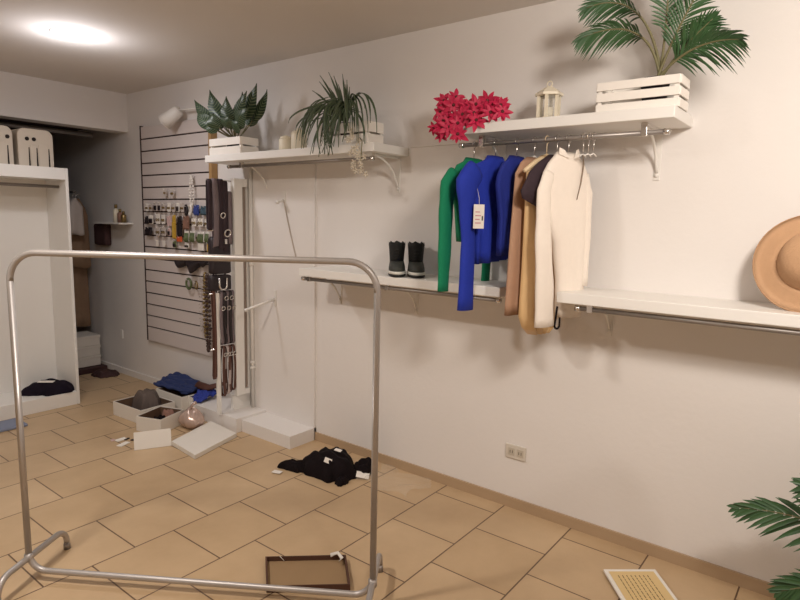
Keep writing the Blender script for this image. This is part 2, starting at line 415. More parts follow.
hang_card('hair_tie_packet', 4.008, 4.084, 1.496, 1.576, BLUEP, 'bright blue packet hanging right of the black and white bracelets', 'packet', 'pack')
hang_card('hair_tie_packet', 3.895, 3.992, 1.498, 1.568, TEAL, 'teal grey packet hanging beside the dark straps', 'packet', 'pack')
hang_card('hair_clip_card', 4.744, 4.803, 1.416, 1.482, BLKP, 'black card at the far left end of the second row', 'hair clips', 'dark')
hang_card('hair_clip_card', 4.666, 4.739, 1.417, 1.491, PAPERW, 'white card with dark clip, second from left in second row', 'hair clips', 'dark')
hang_card('earring_card', 4.559, 4.630, 1.420, 1.501, PAPERW, 'white earring card left of its twin in the second row', 'earrings', 'ear')
hang_card('earring_card', 4.484, 4.547, 1.421, 1.494, PAPERW, 'white earring card just left of the pink card', 'earrings', 'ear')
hang_card('hair_clip_card', 4.390, 4.466, 1.407, 1.487, PINK, 'blank pink card left of the tall yellow packet', 'card')
hang_card('tall_packet', 4.331, 4.385, 1.305, 1.496, YELLOW, 'tall narrow yellow packet hanging in mid panel', 'packet', 'pack')
hang_card('tall_packet', 4.245, 4.314, 1.328, 1.489, BLKP, 'tall black packet between the yellow and brown ones', 'packet', 'pack')
hang_card('tall_packet', 4.146, 4.230, 1.385, 1.490, BROWNP, 'short brown packet right of the tall black packet', 'packet', 'pack')
hang_card('hair_clip_card', 4.247, 4.330, 1.285, 1.326, ORANGE, 'small orange card below the tall black packet', 'card')
hang_card('wallet_packet', 4.688, 4.800, 1.321, 1.391, BLKP, 'square black packet at far left of the third row', 'packet', 'pack')
hang_card('earring_card', 4.565, 4.637, 1.321, 1.394, GREYCARD, 'grey card left of its twin in the third row', 'earrings', 'ear')
hang_card('earring_card', 4.483, 4.553, 1.324, 1.396, GREYCARD, 'grey card just left of the small pink card, third row', 'earrings', 'ear')
hang_card('hair_clip_card', 4.409, 4.457, 1.327, 1.390, PINK, 'small pink card with dark clip left of the yellow packet', 'hair clips', 'dark')
hang_card('earring_card', 4.051, 4.115, 1.412, 1.473, PAPERW, 'white card below the bright blue packet', 'earrings', 'ear')
hang_card('earring_card', 3.959, 4.035, 1.412, 1.473, PAPERW, 'white card below the gap between the blue packets', 'earrings', 'ear')
hang_card('earring_card', 3.890, 3.944, 1.410, 1.470, PAPERW, 'white card below the teal packet by the dark straps', 'earrings', 'ear')
hang_card('tassel_charm', 4.150, 4.215, 1.296, 1.373, PAPERW, 'first olive green tassel card from the left', 'tassels', 'leaf')
hang_card('tassel_charm', 4.069, 4.140, 1.299, 1.376, PAPERW, 'second olive green tassel card from the left', 'tassels', 'leaf')
hang_card('tassel_charm', 3.951, 4.039, 1.296, 1.371, PAPERW, 'third olive green tassel card from the left', 'tassels', 'leaf')
hang_card('tassel_charm', 3.890, 3.935, 1.300, 1.374, PAPERW, 'fourth olive green tassel card, nearest the dark straps', 'tassels', 'leaf')
hang_card('key_charm', 4.334, 4.389, 1.236, 1.290, OLIVE, 'small olive charm card below the orange card', 'charm', 'dark')
hang_card('key_charm', 4.153, 4.220, 1.241, 1.276, PAPERW, 'small white charm card below the first tassel card', 'charm', 'dark')
hang_card('key_charm', 3.954, 4.043, 1.228, 1.284, CARDW, 'plain pale card below the third tassel card', 'charm')
hang_card('key_charm', 3.890, 3.922, 1.223, 1.294, YELLOW, 'narrow yellow green card below the fourth tassel card', 'charm')
hang_card('earring_card', 4.457, 4.497, 1.646, 1.702, GREYCARD, 'left one of two tiny grey cards hung highest', 'earrings', 'ear')
hang_card('earring_card', 4.345, 4.396, 1.646, 1.693, GREYCARD, 'right one of two tiny grey cards hung highest', 'earrings', 'ear')
for (y, mm, lb, ex) in ((4.425, PAPERW, 'white earring card just right of the three grey ones', 'ear'), (4.362, GREYCARD, 'pale grey card second right of the three grey ones', 'ear'), (4.300, PAPERW, 'white card third right of the three grey ones', 'dark'), (4.238, GREYCARD, 'pale grey card just left of the black bracelet', 'ear')):
    hang_card('earring_card', y-0.026, y+0.026, 1.520, 1.592, mm, lb, 'earrings', ex)
for (y, mm, lb, ex) in ((4.76, PAPERW, 'white card at far left below the top grooves', 'ear'), (4.70, GREYCARD, 'pale grey card second from far left in the top row', 'ear')):
    hang_card('earring_card', y-0.024, y+0.024, 1.522, 1.586, mm, lb, 'earrings', ex)
for (y, lb) in ((4.62, 'white price card leftmost in the lowest card row'), (4.52, 'white price card right in the lowest card row')):
    hang_card('price_card', y-0.022, y+0.022, 1.235, 1.285, PAPERW, lb, 'price card')
# bracelets, rings, necklaces
def hoop(name, y, z, r, th, mm, label, cat, tilt=0.3, squash=1.0):
    hook(y, z+r*squash-th*1.2, None, 0.05)
    m = MB(); m.tube(arc((SX-0.035, y, z), r, 0, 2*PI, 24, (math.sin(tilt), math.cos(tilt), 0), (0, 0, squash))[:-1], th, 8, closed=True)
    o = m.build(name, mm); tag(o, label, cat); return o
hoop('bracelet', 4.178, 1.535, 0.030, 0.008, BLKP, 'black bracelet hanging left of the bright blue packet', 'bracelet', squash=1.25)
hoop('bracelet', 4.125, 1.535, 0.030, 0.008, PAPERW, 'white bracelet hanging left of the bright blue packet', 'bracelet', squash=1.25)
hoop('bangle', 3.855, 1.515, 0.034, 0.007, PAPERW, 'round white bangle overlapping the dark straps', 'bangle')
hoop('bracelet', 4.172, 0.958, 0.040, 0.009, OLIVE, 'thick dark olive bracelet alone on the lower panel', 'bracelet', tilt=0.1)
hoop('bracelet', 4.07, 0.955, 0.030, 0.006, GOLDM, 'thin gold bracelet right of the dark olive bracelet', 'bracelet')
def bead_chain(name, y, ztop, zbot, w, rb, mm, label, nb=26, x=0.03):
    hook(y, ztop-0.004, None, x+0.012)
    m = MB(); 
    for i in range(nb):
        a = 2*PI*i/nb; zz = (ztop+zbot)/2 + (ztop-zbot)/2*math.cos(a); yy = y + w*math.sin(a)*(1-0.5*max(0, math.cos(a)))
        m.lathe((SX-x-0.004*(i % 2), yy, zz), [(0.0005, -rb), (rb*0.7, -rb*0.7), (rb, 0), (rb*0.7, rb*0.7), (0.0005, rb)], 8)
    o = m.build(name, mm); tag(o, label, 'necklace'); return o
bead_chain('necklace', 4.105, 1.796, 1.565, 0.022, 0.009, PAPERW, 'white bead necklace hanging above the bright blue packet', 30)
bead_chain('necklace', 3.955, 1.055, 0.56, 0.022, 0.013, GOLDM, 'long brassy bead necklace at lower right of the panel', 46)
bead_chain('necklace', 3.90, 1.05, 0.46, 0.022, 0.013, mat('dark_bead', (66, 46, 40), 0.4), 'long dark brown bead necklace beside the brassy one', 50, x=0.05)
bead_chain('necklace', 4.02, 1.02, 0.60, 0.016, 0.006, GREYCARD, 'thin grey bead necklace left of the brassy one', 44)
# dark folded scarf-like fan
t = thing('hair_turban', 'black pleated hair turban spread below the tassel cards', 'hair accessory', (SX-0.03, 4.11, 1.08))
m = MB()
def fan(u, v):
    y = 4.34 - 0.46*u
    h = 0.105*math.sin(PI*min(1, 0.12+0.88*u))**0.7*(0.75+0.25*math.sin(u*PI*5))
    return Vector((SX-0.035-0.02*math.sin(u*16)*v-0.02*math.sin(PI*v), y, 1.160-h*v-0.01*math.sin(u*PI)))
m.grid(fan, 40, 8); m.build('pleats', BLKP, t, solid=0.006)
m = MB(); m.tube([(SX-0.035, 4.34, 1.165), (SX-0.05, 4.11, 1.157), (SX-0.035, 3.88, 1.165)], 0.008, 8); m.build('band', BLKP, t)
for y in (4.30, 4.20, 4.10, 4.0, 3.92): hook(y, 1.172, None, 0.06)

# ------------------------------------------------------------------ display frame with belts (stands off the wall)
FY = 3.46
t = thing('belt_stand', 'tall white frame standing out from the wall beside the slat panel', 'display frame', (2.58, FY, 0.1))
m = MB(); m.box((2.565, FY-0.02, 0.21), (2.635, FY+0.02, 1.755)); m.build('post', WHITE, t, bevel=0.003)
m = MB(); m.box((2.42, FY+0.0, 0.10), (2.445, FY+0.025, 0.97)); m.build('post', WHITE, t, bevel=0.003)
m = MB(); m.box((2.68, FY+0.0, 0.21), (2.712, FY+0.02, 1.755)); m.build('post', WHITE, t, bevel=0.003)
m = MB(); m.box((2.635, FY-0.018, 0.21), (2.68, FY+0.018, 0.25)); m.build('cross_rail', WHITE, t, bevel=0.002)
m = MB(); m.box((2.635, FY-0.018, 1.70), (2.68, FY+0.018, 1.755)); m.build('cross_rail', WHITE, t, bevel=0.002)
m = MB(); m.box((2.635, FY+0.012, 0.25), (2.68, FY+0.018, 1.70)); m.build('back_panel', mat('grey_back_panel', (168, 152, 142), 0.7), t)
m = MB(); m.box((2.56, FY+0.02, 0.10), (2.712, FY+0.05, 0.21)); m.build('foot', WHITE, t)
bars = [(1.72, 3), (1.42, 0), (1.33, 0), (1.0, 0), (0.60, 0)]
for z in (1.735, 1.40, 0.965, 0.575):
    m = MB(); m.tube([(2.37, FY+0.015, z), (2.60, FY+0.015, z)], 0.005, 8); m.build('crossbar', CHROME, t)

def strap(name, x, zt, zb, w, mm, label, cat, y=FY+0.015, bow=0.0, group=None, buckle=None, tilt=0.3):
    x += 0.012 if x < 2.5 else 0.004
    t = thing(name, label, cat, (x, y, zb), group)
    pts = []
    h = zt - zb; r = 0.018
    prof = [(-r*1.2, zb+0.02)] + [(-r-0.006*math.sin(PI*i/6), zb+0.02+(h-0.04)*i/6) for i in range(1, 6)] + \
           [(-r, zt-0.012), (-r*0.6, zt), (0, zt+0.006), (r*0.6, zt), (r, zt-0.012)] + [(r+0.006*math.sin(PI*i/6), zt-0.02-(h-0.04)*i/6) for i in range(1, 6)] + [(r*1.2, zb+0.02), (r*0.5, zb), (-r*0.5, zb)]
    m = MB(); rings = []
    for (d, z) in prof:
        f = (zt-z)/h
        c = Vector((x + bow*math.sin(PI*f) + d*math.sin(tilt)*1.2, y + d, z))
        rings.append([c + Vector((-w/2, -0.0025, 0)), c + Vector((w/2, -0.0025, 0)), c + Vector((w/2, 0.0025, 0)), c + Vector((-w/2, 0.0025, 0))])
    m.ring_loft(rings, 0, True, closed=True); m.build('strap', mm, t)
    if buckle:
        bz, br = buckle
        m = MB(); m.tube(arc((x, y-0.030, bz), br, 0, 2*PI, 16, (1, 0, 0), (0, -0.2, 1))[:-1], br*0.25, 8, closed=True); m.build('buckle', CHROME, t)
    return t
G1 = 'dark straps in the display frame'
strap('bag_strap', 2.375, 1.735, 1.40, 0.030, STRAPD, 'dark purple bag strap nearest the slat panel, top row', 'strap')
strap('bag_strap', 2.415, 1.74, 1.28, 0.042, STRAPG, 'grey bag strap between dark ones in top row', 'strap', bow=0.01)
strap('bag_strap', 2.462, 1.74, 1.26, 0.040, STRAPD, 'dark bag strap in top row with one silver ring', 'strap', buckle=(1.50, 0.018))
strap('bag_strap', 2.505, 1.73, 1.24, 0.040, STRAPD, 'dark bag strap in top row with silver buckle low down', 'strap', buckle=(1.38, 0.024))
strap('bag_strap', 2.542, 1.66, 1.30, 0.030, STRAPG, 'grey bag strap half behind the white post, top row', 'strap')
def bag(x0, x1, zb, zt, label, ring=None, clasp=None):
    t = thing('hanging_bag', label, 'bag', ((x0+x1)/2, FY+0.03, zb))
    xc = (x0+x1)/2; w = (x1-x0)/2
    R = []
    for f in [0, 0.04, 0.15, 0.4, 0.7, 0.9, 0.97, 1.0]:
        z = zb + (zt-zb)*f; s = (0.82 if f in (0,) else 1.0) * (0.72 if f == 1.0 else (0.9 if f > 0.95 else 1.0))
        R.append([Vector((xc+math.copysign(abs(math.cos(a))**0.5, math.cos(a))*w*s, FY+0.03+math.copysign(abs(math.sin(a))**0.7, math.sin(a))*0.035*s, z)) for a in [2*PI*k/20 for k in range(20)]])
    m = MB(); m.ring_loft(R); m.build('body', mat('black_leather', (36, 26, 32), 0.5, var=0.2), t)
    m = MB(); m.tube(arc((xc, FY+0.03, zt-0.005), w*0.55, 0, PI, 12, (1, 0, 0), (0, 0, 1.0)), 0.006, 8); m.build('handle', STRAPD, t)
    if ring:
        m = MB(); m.tube([(xc-0.03, FY-0.012, zt-0.02)] + arc((xc, FY-0.012, zt-0.07), 0.03, PI, 2*PI, 12, (1, 0, 0), (0, 0, 1)) + [(xc+0.03, FY-0.012, zt-0.02)], 0.007, 8); m.build('metal_ring', CHROME, t)
    if clasp:
        m = MB(); m.box((xc+0.015, FY-0.014, zt-0.05), (xc+0.035, FY-0.004, zt-0.015)); m.build('clasp', CHROME, t, bevel=0.003)
    return t
bag(2.39, 2.555, 1.10, 1.355, 'black handbag above the rack bar in the display frame', clasp=True)
bag(2.38, 2.555, 0.985, 1.092, 'black handbag with U shaped metal ring', ring=True)
for k, (x, w_, mm, lb) in enumerate([(2.452, 0.022, STRAPG, 'first belt from the left in the middle row, grey'), (2.478, 0.022, BLKP, 'second belt from the left in the middle row, black'),
                                     (2.505, 0.022, STRAPG, 'third belt from the left in the middle row, grey'), (2.53, 0.022, BLKP, 'fourth belt from the left in the middle row, black'), (2.552, 0.016, STRAPG, 'fifth belt in the middle row beside the white post, grey')]):
    strap('belt', x, 0.975, 0.60, w_, mm, lb, 'belt', bow=-0.015 + 0.01*(k % 2), buckle=(0.93 if k % 2 else 0.86, 0.014), tilt=0.0)
for k, (x, mm, lb) in enumerate([(2.462, STRAPB, 'brown belt hanging leftmost in the lowest row'), (2.490, STRAPW, 'pale belt second in the lowest row'), (2.518, STRAPB, 'brown belt third in the lowest row'), (2.548, STRAPB, 'brown belt beside the white post in the lowest row')]):
    strap('belt', x, 0.585, 0.225+0.01*k, 0.020, mm, lb, 'belt', bow=0.012*(1 if k % 2 else -1), buckle=(0.53, 0.013), tilt=0.0)
strap('belt', 2.40, 0.99, 0.36, 0.022, STRAPB, 'long narrow brown belt hanging left of the white posts', 'belt', y=FY+0.03, bow=0.01)
# pipe
t = thing('wall_pipe', 'thin white upright pipe on wall right of the display frame', 'pipe', (WX-0.02, 3.435, 0.1))
m = MB(); m.tube([(WX-0.028, 3.43, 0.10), (WX-0.028, 3.43, 1.84)], 0.014, 12); m.build('tube', WMETAL, t)
for z in (0.40, 0.44, 1.16):
    m = MB(); m.tube([(WX-0.028, 3.43, z-0.012), (WX-0.028, 3.43, z+0.012)], 0.020, 12); m.build('coupling', WMETAL, t)
# wall display arms
def arm(y, z, label, L=0.20, dy=0.03):
    t = thing('wall_peg', label, 'display arm', (WX-0.016, y, z))
    m = MB(); m.box((WX-0.022, y-0.014, z-0.05), (WX-0.016, y+0.014, z+0.06)); m.build('plate', WMETAL, t, bevel=0.002)
    m = MB(); m.tube([(WX-0.022, y, z), (WX-0.022-L, y+dy, z-L*0.26)], 0.009, 10); m.tube([(WX-0.022-L+0.006, y+dy, z-L*0.26), (WX-0.022-L-0.012, y+dy, z-L*0.26-0.002)], 0.012, 10); m.build('rod', WMETAL, t)
    return t
arm(3.19, 0.93, 'white rod sticking out of the boxed-out panel at rack height', 0.22)
arm(3.09, 1.61, 'short pale hook high on the boxed-out panel', 0.05, 0.0)
m = MB(); m.tube(bez((WX-0.022, 3.085, 1.60), (WX-0.022, 3.05, 1.45), (WX-0.020, 2.96, 1.20), 12), 0.004, 6)
tag(m.build('wall_cable', mat('grey_cable', (186, 172, 160), 0.7)), 'thin slanting grey cable below the high wall hook', 'cable')

# ------------------------------------------------------------------ spotlight on wall
t = thing('wall_spotlight', 'small white spotlight on a thin arm above the slat panel', 'spotlight', (WX, 4.05, 2.26))
m = MB(); Msp = Matrix.Translation((2.62, 4.27, 2.245)) @ Vector((-0.35, 0.75, -0.55)).to_track_quat('Z', 'Y').to_matrix().to_4x4()
for prof, nm, mm in (([(0.030, -0.085), (0.045, -0.07), (0.050, 0.0), (0.062, 0.075), (0.056, 0.075), (0.05, 0.03), (0.001, 0.03)], 'lamp_head', WMETAL),):
    R = [[Msp @ Vector((math.cos(2*PI*k/20)*r, math.sin(2*PI*k/20)*r, z)) for k in range(20)] for r, z in prof]
    m.ring_loft(R); m.build(nm, mm, t)
m = MB(); m.tube([(2.64, 4.21, 2.29), (2.66, 4.12, 2.29), (2.66, 3.99, 2.285), (WX, 3.96, 2.28)], 0.008, 8); m.build('arm', WMETAL, t)

# ------------------------------------------------------------------ left cabinet
CX0, CX1, CY0, CY1, CZ = 1.05, 2.05, 4.76, 5.115, 1.825
t = thing('open_cabinet', 'tall white open cabinet at the left with a dark garment inside', 'cabinet', ((CX0+CX1)/2, CY0, 0))
def bxp(name, a, b, mm=WHITE, par=t, bv=0.002):
    m = MB(); m.box(a, b); return m.build(name, mm, par, bevel=bv)
bxp('side_panel', (CX1-0.022, CY0, 0), (CX1, CY1, CZ))
bxp('side_panel', (CX0, CY0, 0), (CX0+0.022, CY1, CZ))
bxp('top_panel', (CX0+0.022, CY0, CZ-0.085), (CX1-0.022, CY1, CZ))
bxp('base_panel', (CX0+0.022, CY0, 0), (CX1-0.022, CY1, 0.105))
bxp('back_panel', (CX0+0.022, CY1-0.012, 0.105), (CX1-0.022, CY1, CZ-0.085))
m = MB(); m.tube([(CX0+0.022, CY0+0.12, CZ-0.135), (CX1-0.022, CY0+0.12, CZ-0.135)], 0.012, 10); m.build('clothes_rail', DSTEEL, t)
# garment in cabinet
def heap(name, cx, cy, z0, rx, ry, h, mm, label, cat, rz=0, seed=1, k=3.0, n=36, flat=0.6, parent=None):
    rnd = random.Random(seed)
    ph = [rnd.uniform(0, 6.28) for _ in range(12)]
    M = TR((cx, cy, z0), rz)
    m = MB()
    def rad(a):
        return 1 + 0.13*math.sin(2*a+ph[0]) + 0.10*math.sin(3*a+ph[1]) + 0.07*math.sin(5*a+ph[2]) + 0.045*math.sin(9*a+ph[3]) + 0.03*math.sin(14*a+ph[9])
    def top(u, v):
        a = 2*PI*u; r = v*rad(a)
        x, y = math.cos(a)*r*rx, math.sin(a)*r*ry
        e = max(0.0, 1-v**4.0)**0.8
        w = 0.5 + 0.5*math.sin(k*6*x/rx*0.5+ph[4]+2*math.sin(3*y/ry+ph[5]))
        w2 = 0.5 + 0.5*math.sin(k*5*y/ry*0.5+ph[6]+2*math.sin(4*x/rx+ph[7]))
        z = h*e*(flat + (1-flat)*(0.6*w+0.4*w2)) + 0.006
        return M @ Vector((x, y, z))
    m.grid(top, n*2, 16)
    nv = 17; base = [m.v[i*nv+16].copy() for i in range(n*2)]
    m.add([Vector((p.x, p.y, z0+0.001)) for p in base] + base, [(i, (i+1) % (n*2), n*2+(i+1) % (n*2), n*2+i) for i in range(n*2)] + [tuple(range(n*2))], 0, True)
    o = m.build(name, mm, parent)
    if label: tag(o, label, cat)
    return o
t = thing('folded_garment', 'dark folded garment lying on the floor of the open cabinet', 'garment', (1.88, 4.92, 0.106))
heap('cloth', 1.885, 4.92, 0.106, 0.172, 0.150, 0.080, NAVYC, None, None, seed=5, flat=0.75, parent=t)
m = MB(); m.box((-0.03, -0.055, 0), (0.03, 0.055, 0.003), M=TR((1.865, 4.90, 0.188), 0.9, 0.05, 0.05)); m.build('paper_tag', PAPERW, t)
o = MB().box((1.36, 4.50, 0.001), (1.58, 4.70, 0.02)).build('floor_mat', SKYBLUE, bevel=0.006)
tag(o, 'pale blue grey flat pad on floor at far left', 'mat')
# cream plastic pieces on the cabinet
def stool(x0, x1, label, holes):
    t = thing('plastic_stool', label, 'stool', ((x0+x1)/2, 4.95, CZ))
    w = x1-x0; zt = CZ+0.275; m = MB(); n = 10; prof = []
    r = 0.05
    pr = [(x0+0.0, CZ)] + [(x0+r-r*math.cos(a), zt-r+r*math.sin(a)) for a in [PI/2*i/6 for i in range(7)]] + [(x1-r+r*math.sin(a), zt-r+r*math.cos(a)) for a in [PI/2*i/6 for i in range(7)]] + [(x1, CZ)]
    R = [[Vector((x, y, z)) for x, z in pr] for y in (4.875, 5.10)]
    m.ring_loft(R, 0, False); m.build('body', CREAMP, t, bevel=0.008)
    for hx in holes:
        m = MB(); m.lathe((hx, 4.8755, CZ+0.20), [(0.014, 0), (0.014, 0.004), (0.001, 0.0045)], 14, M=Matrix.Rotation(PI/2, 4, 'X')); m.build('hole', HOLE, t)
    for lx in (x0+w*0.30, x0+w*0.52, x0+w*0.86):
        m = MB(); m.add([(lx-0.006, 4.8745, CZ), (lx+0.006, 4.8745, CZ), (lx+0.003, 4.8735, CZ+0.14), (lx-0.003, 4.8735, CZ+0.14), (lx-0.006, 4.885, CZ), (lx+0.006, 4.885, CZ), (lx+0.003, 4.885, CZ+0.14), (lx-0.003, 4.885, CZ+0.14)],
              [(0,1,2,3),(0,3,7,4),(1,5,6,2),(3,2,6,7),(4,7,6,5),(0,4,5,1)]); m.build('gap', HOLE, t)
    m = MB(); m.box((x0+w*0.34, 4.868, CZ), (x0+w*0.48, 4.876, CZ+0.155)); m.box((x0+w*0.56, 4.868, CZ), (x0+w*0.82, 4.876, CZ+0.165)); m.build('leg', CREAMP, t, bevel=0.003)
    return t
stool(1.765, 2.005, 'cream plastic stool with two holes on the cabinet, nearer the hallway', (1.826, 1.872))
stool(1.48, 1.735, 'cream plastic stool on the cabinet at the left edge of the photo', (1.64, 1.70))

# ------------------------------------------------------------------ hallway contents
for k, (x, y, zt, zb, w, mm, lb) in enumerate([(2.58, 5.86, 1.62, 0.98, 0.10, TAN_C, 'upper brown garment hanging in the hallway just right of the cabinet'), (2.60, 5.97, 1.12, 0.40, 0.105, TAN_C, 'long tan garment hanging in the hallway above the white drawers'), (2.50, 5.74, 1.62, 1.30, 0.085, GREYCARD, 'short pale garment hanging in the hallway beside the cabinet edge')]):
    R = []
    for i in range(9):
        f = i/8; z = zt-(zt-zb)*f; ww = w*(0.35 if i == 0 else (0.75 if i == 1 else 0.95+0.1*f))
        R.append([Vector((x+math.cos(a)*ww, y+math.sin(a)*0.05+0.012*math.sin(5*a+k)*f, z+0.012*math.sin(3*a+i))) for a in [2*PI*q/28 for q in range(28)]])
    m = MB(); m.ring_loft(R); tt = thing('hanging_garment', lb, 'garment', (x, y, zb)); m.build('cloth', mm, tt)
    m = MB(); m.tube([(x, y, zt-0.01), (x, y, zt+0.03)] + arc((x+0.02, y, zt+0.03), 0.02, PI, 0, 8, (1, 0, 0), (0, 0, 1)), 0.003, 6); m.build('hook', CHROME, tt)
t = thing('garment_stand', 'grey metal stand carrying the hallway garments', 'clothes stand', (2.46, 6.05, 0))
m = MB(); m.tube([(2.33, 6.30, 0.0), (2.33, 6.30, 1.7)], 0.012, 8); m.build('post', DSTEEL, t)
m = MB(); m.tube([(2.33, 6.30, 1.68), (2.5, 6.15, 1.685), (2.58, 5.86, 1.69), (2.50, 5.72, 1.69)], 0.010, 8); m.build('arm', DSTEEL, t)
m = MB(); m.lathe((2.33, 6.30, 0), [(0.14, 0), (0.14, 0.015), (0.02, 0.03), (0.012, 0.05)], 20); m.build('base', DSTEEL, t)
for k in range(3):
    z0 = 0.05+0.098*k
    t = thing('storage_box', ['white box at the bottom of the hallway stack', 'white box in the middle of the hallway stack', 'white box on top of the hallway stack'][k], 'box', (2.55, 5.78, z0), 'white boxes stacked in the hallway')
    m = MB(); m.box((2.44, 5.68, z0), (2.655, 5.95, z0+0.075)); m.build('body', CARDW, t, bevel=0.003)
    m = MB(); m.box((2.435, 5.675, z0+0.072), (2.66, 5.955, z0+0.096)); m.build('lid', CARDW, t, bevel=0.003)
t = thing('low_platform', 'dark low platform under the white hallway boxes', 'platform', (2.55, 5.75, 0))
m = MB(); m.box((2.40, 5.60, 0), (2.68, 5.97, 0.049)); m.build('top', MAROON, t, bevel=0.004)
heap('dark_cloth', 2.58, 5.44, 0.0, 0.10, 0.12, 0.05, MAROON, 'dark cloth heap on the hallway floor before the white boxes', 'cloth', seed=9)
t = thing('hallway_shelf', 'small white wall shelf with little bottles inside the hallway', 'shelf', (WX, 5.33, 1.42))
m = MB(); m.box((2.60, 5.10, 1.405), (WX, 5.58, 1.418)); m.build('board', WHITE, t)
m = MB(); m.tube([(WX-0.006, 5.2, 1.40), (2.64, 5.2, 1.405)], 0.004, 6); m.tube([(WX-0.006, 5.5, 1.40), (2.64, 5.5, 1.405)], 0.004, 6); m.build('support', WMETAL, t)
for k, (y, h, r, mm, lb) in enumerate([(5.14, 0.10, 0.022, GOLDM, 'brass coloured bottle at near end of the hallway shelf'), (5.20, 0.12, 0.024, BROWNP, 'brown bottle second on the hallway shelf'), (5.27, 0.16, 0.026, CREAM, 'tall pale bottle third on the hallway shelf')]):
    t = thing('bottle', lb, 'bottle', (2.66, y, 1.418))
    m = MB(); m.lathe((2.66, y, 1.418), [(r, 0), (r, h*0.65), (r*0.45, h*0.78)], 14); m.build('body', mm, t)
    m = MB(); m.lathe((2.66, y, 1.418), [(r*0.5, h*0.78), (r*0.5, h), (0.001, h)], 12); m.build('cap', GOLDM, t)
o = MB().box((2.66, 5.49, 1.20), (2.724, 5.72, 1.40)).build('hanging_bag', MAROON, bevel=0.02)
tag(o, 'dark maroon flat bag on the hallway wall below the little shelf', 'bag')
o = MB().box((WX-0.008, 5.36, 0.34), (WX, 5.40, 0.42)).build('light_switch', WHITE, bevel=0.002)
tag(o, 'small pale socket plate low on the hallway wall', 'socket')

# ------------------------------------------------------------------ plants
def slat_crate(cx, cy, z0, lx, ly, h, label, slats=3, rz=0.0, dark=True):
    """open slatted crate; lx along x (depth), ly along y (length)"""
    t = thing('wooden_crate', label, 'crate', (cx, cy, z0)); t.rotation_euler = (0, 0, 0)
    M = TR((cx, cy, z0), rz)
    gap = 0.010; sh = (h-gap*(slats-1))/slats; th = 0.008
    for k in range(slats):
        a = k*(sh+gap)
        for s in (-1, 1):
            m = MB(); m.box((s*lx/2-th/2, -ly/2, a), (s*lx/2+th/2, ly/2, a+sh), M=M); m.build('slat', WPAINT, t, bevel=0.0015)
            m = MB(); m.box((-lx/2+th/2, s*ly/2-th/2, a), (lx/2-th/2, s*ly/2+th/2, a+sh), M=M); m.build('slat', WPAINT, t, bevel=0.0015)
    for sx in (-1, 1):
        for sy in (-1, 1):
            m = MB(); m.box((sx*(lx/2-0.012)-0.008, sy*(ly/2-0.012)-0.008, 0.0), (sx*(lx/2-0.012)+0.008, sy*(ly/2-0.012)+0.008, h*0.98), M=M); m.build('corner_post', WPAINT, t)
    m = MB(); m.box((-lx/2+th, -ly/2+th, 0), (lx/2-th, ly/2-th, 0.006), M=M); m.build('bottom', WPAINT, t)
    return t
def inner_pot(t, cx, cy, z0, r, h, mm=None):
    m = MB(); m.lathe((cx, cy, z0), [(r*0.72, 0), (r, h*0.92), (r*1.04, h*0.92), (r*1.04, h), (r*0.93, h), (r*0.9, h*0.9), (0.001, h*0.9)], 20)
    m.build('pot', mm or mat('dark_pot', (50, 38, 52), 0.6), t)
def frond(t, pts, L, n=22, width=0.0082, droop=0.25, seed=0, spread=0.9, side=None, start=0.28, mm=None):
    """pts: rachis points; L: longest leaflet"""
    rnd = random.Random(seed)
    pts = [Vector(p) for p in pts]; N = len(pts)
    m = MB(); m.tube(pts, [0.0065-(0.0050)*i/(N-1) for i in range(N)], 7, mi=1)
    def at(f):
        x = f*(N-1); i = min(int(x), N-2); return pts[i].lerp(pts[i+1], x-i), (pts[i+1]-pts[i]).normalized()
    for k in range(n):
        f = start + (1-start)*k/(n-1)
        p, d = at(min(f, 0.999))
        sd = side if side is not None else Vector((0, 0, 1)).cross(d)
        sd = Vector(sd); sd = (sd - d*sd.dot(d)).normalized(); up = d.cross(sd).normalized()
        prof = math.sin(PI*(0.16+0.80*((f-start)/(1-start))))**0.6
        for s in (-1, 1):
            l = L*prof*rnd.uniform(0.88, 1.08)
            ang = (1.05 - 0.75*((f-start)/(1-start)))*spread + rnd.uniform(-0.07, 0.07)
            dr = (d*math.cos(ang) + sd*(s*math.sin(ang)) + up*rnd.uniform(-0.15, 0.2)).normalized()
            wv = dr.cross(up).normalized()
            segs = 4; vs = []
            for j in range(segs+1):
                q = j/segs; c = p + dr*(l*q) + Vector((0, 0, -droop*l*q*q))
                w = width*(0.35+0.65*math.sin(PI*min(0.93, 0.12+q*0.86)))*(1 if j < segs else 0.12)
                vs += [c - wv*w*0.5 - up*w*0.12, c + up*w*0.12, c + wv*w*0.5 - up*w*0.12]
            fs = []
            for j in range(segs):
                fs += [(3*j, 3*j+1, 3*j+4, 3*j+3), (3*j+1, 3*j+2, 3*j+5, 3*j+4)]
            m.add(vs, fs, 0, True)
    return m.build('frond', [mm or GREEN_P, STEM], t)

# palm in a crate on the upper right shelf
ZS = 1.945
slat_crate(2.53, 0.75, ZS, 0.14, 0.315, 0.118, 'white slatted crate holding the palm on the upper right shelf')
t = thing('potted_palm', 'green palm plant standing in the white crate on the upper right shelf', 'plant', (2.53, 0.74, ZS+0.007))
inner_pot(t, 2.525, 0.70, ZS+0.007, 0.055, 0.116)
B = Vector((2.52, 0.69, ZS+0.115))
def fr(ctrl, tip, L, **k): return frond(t, bez(B + Vector((random.uniform(-.015, .015), random.uniform(-.015, .015), 0)), ctrl, tip, 18), L, **k)
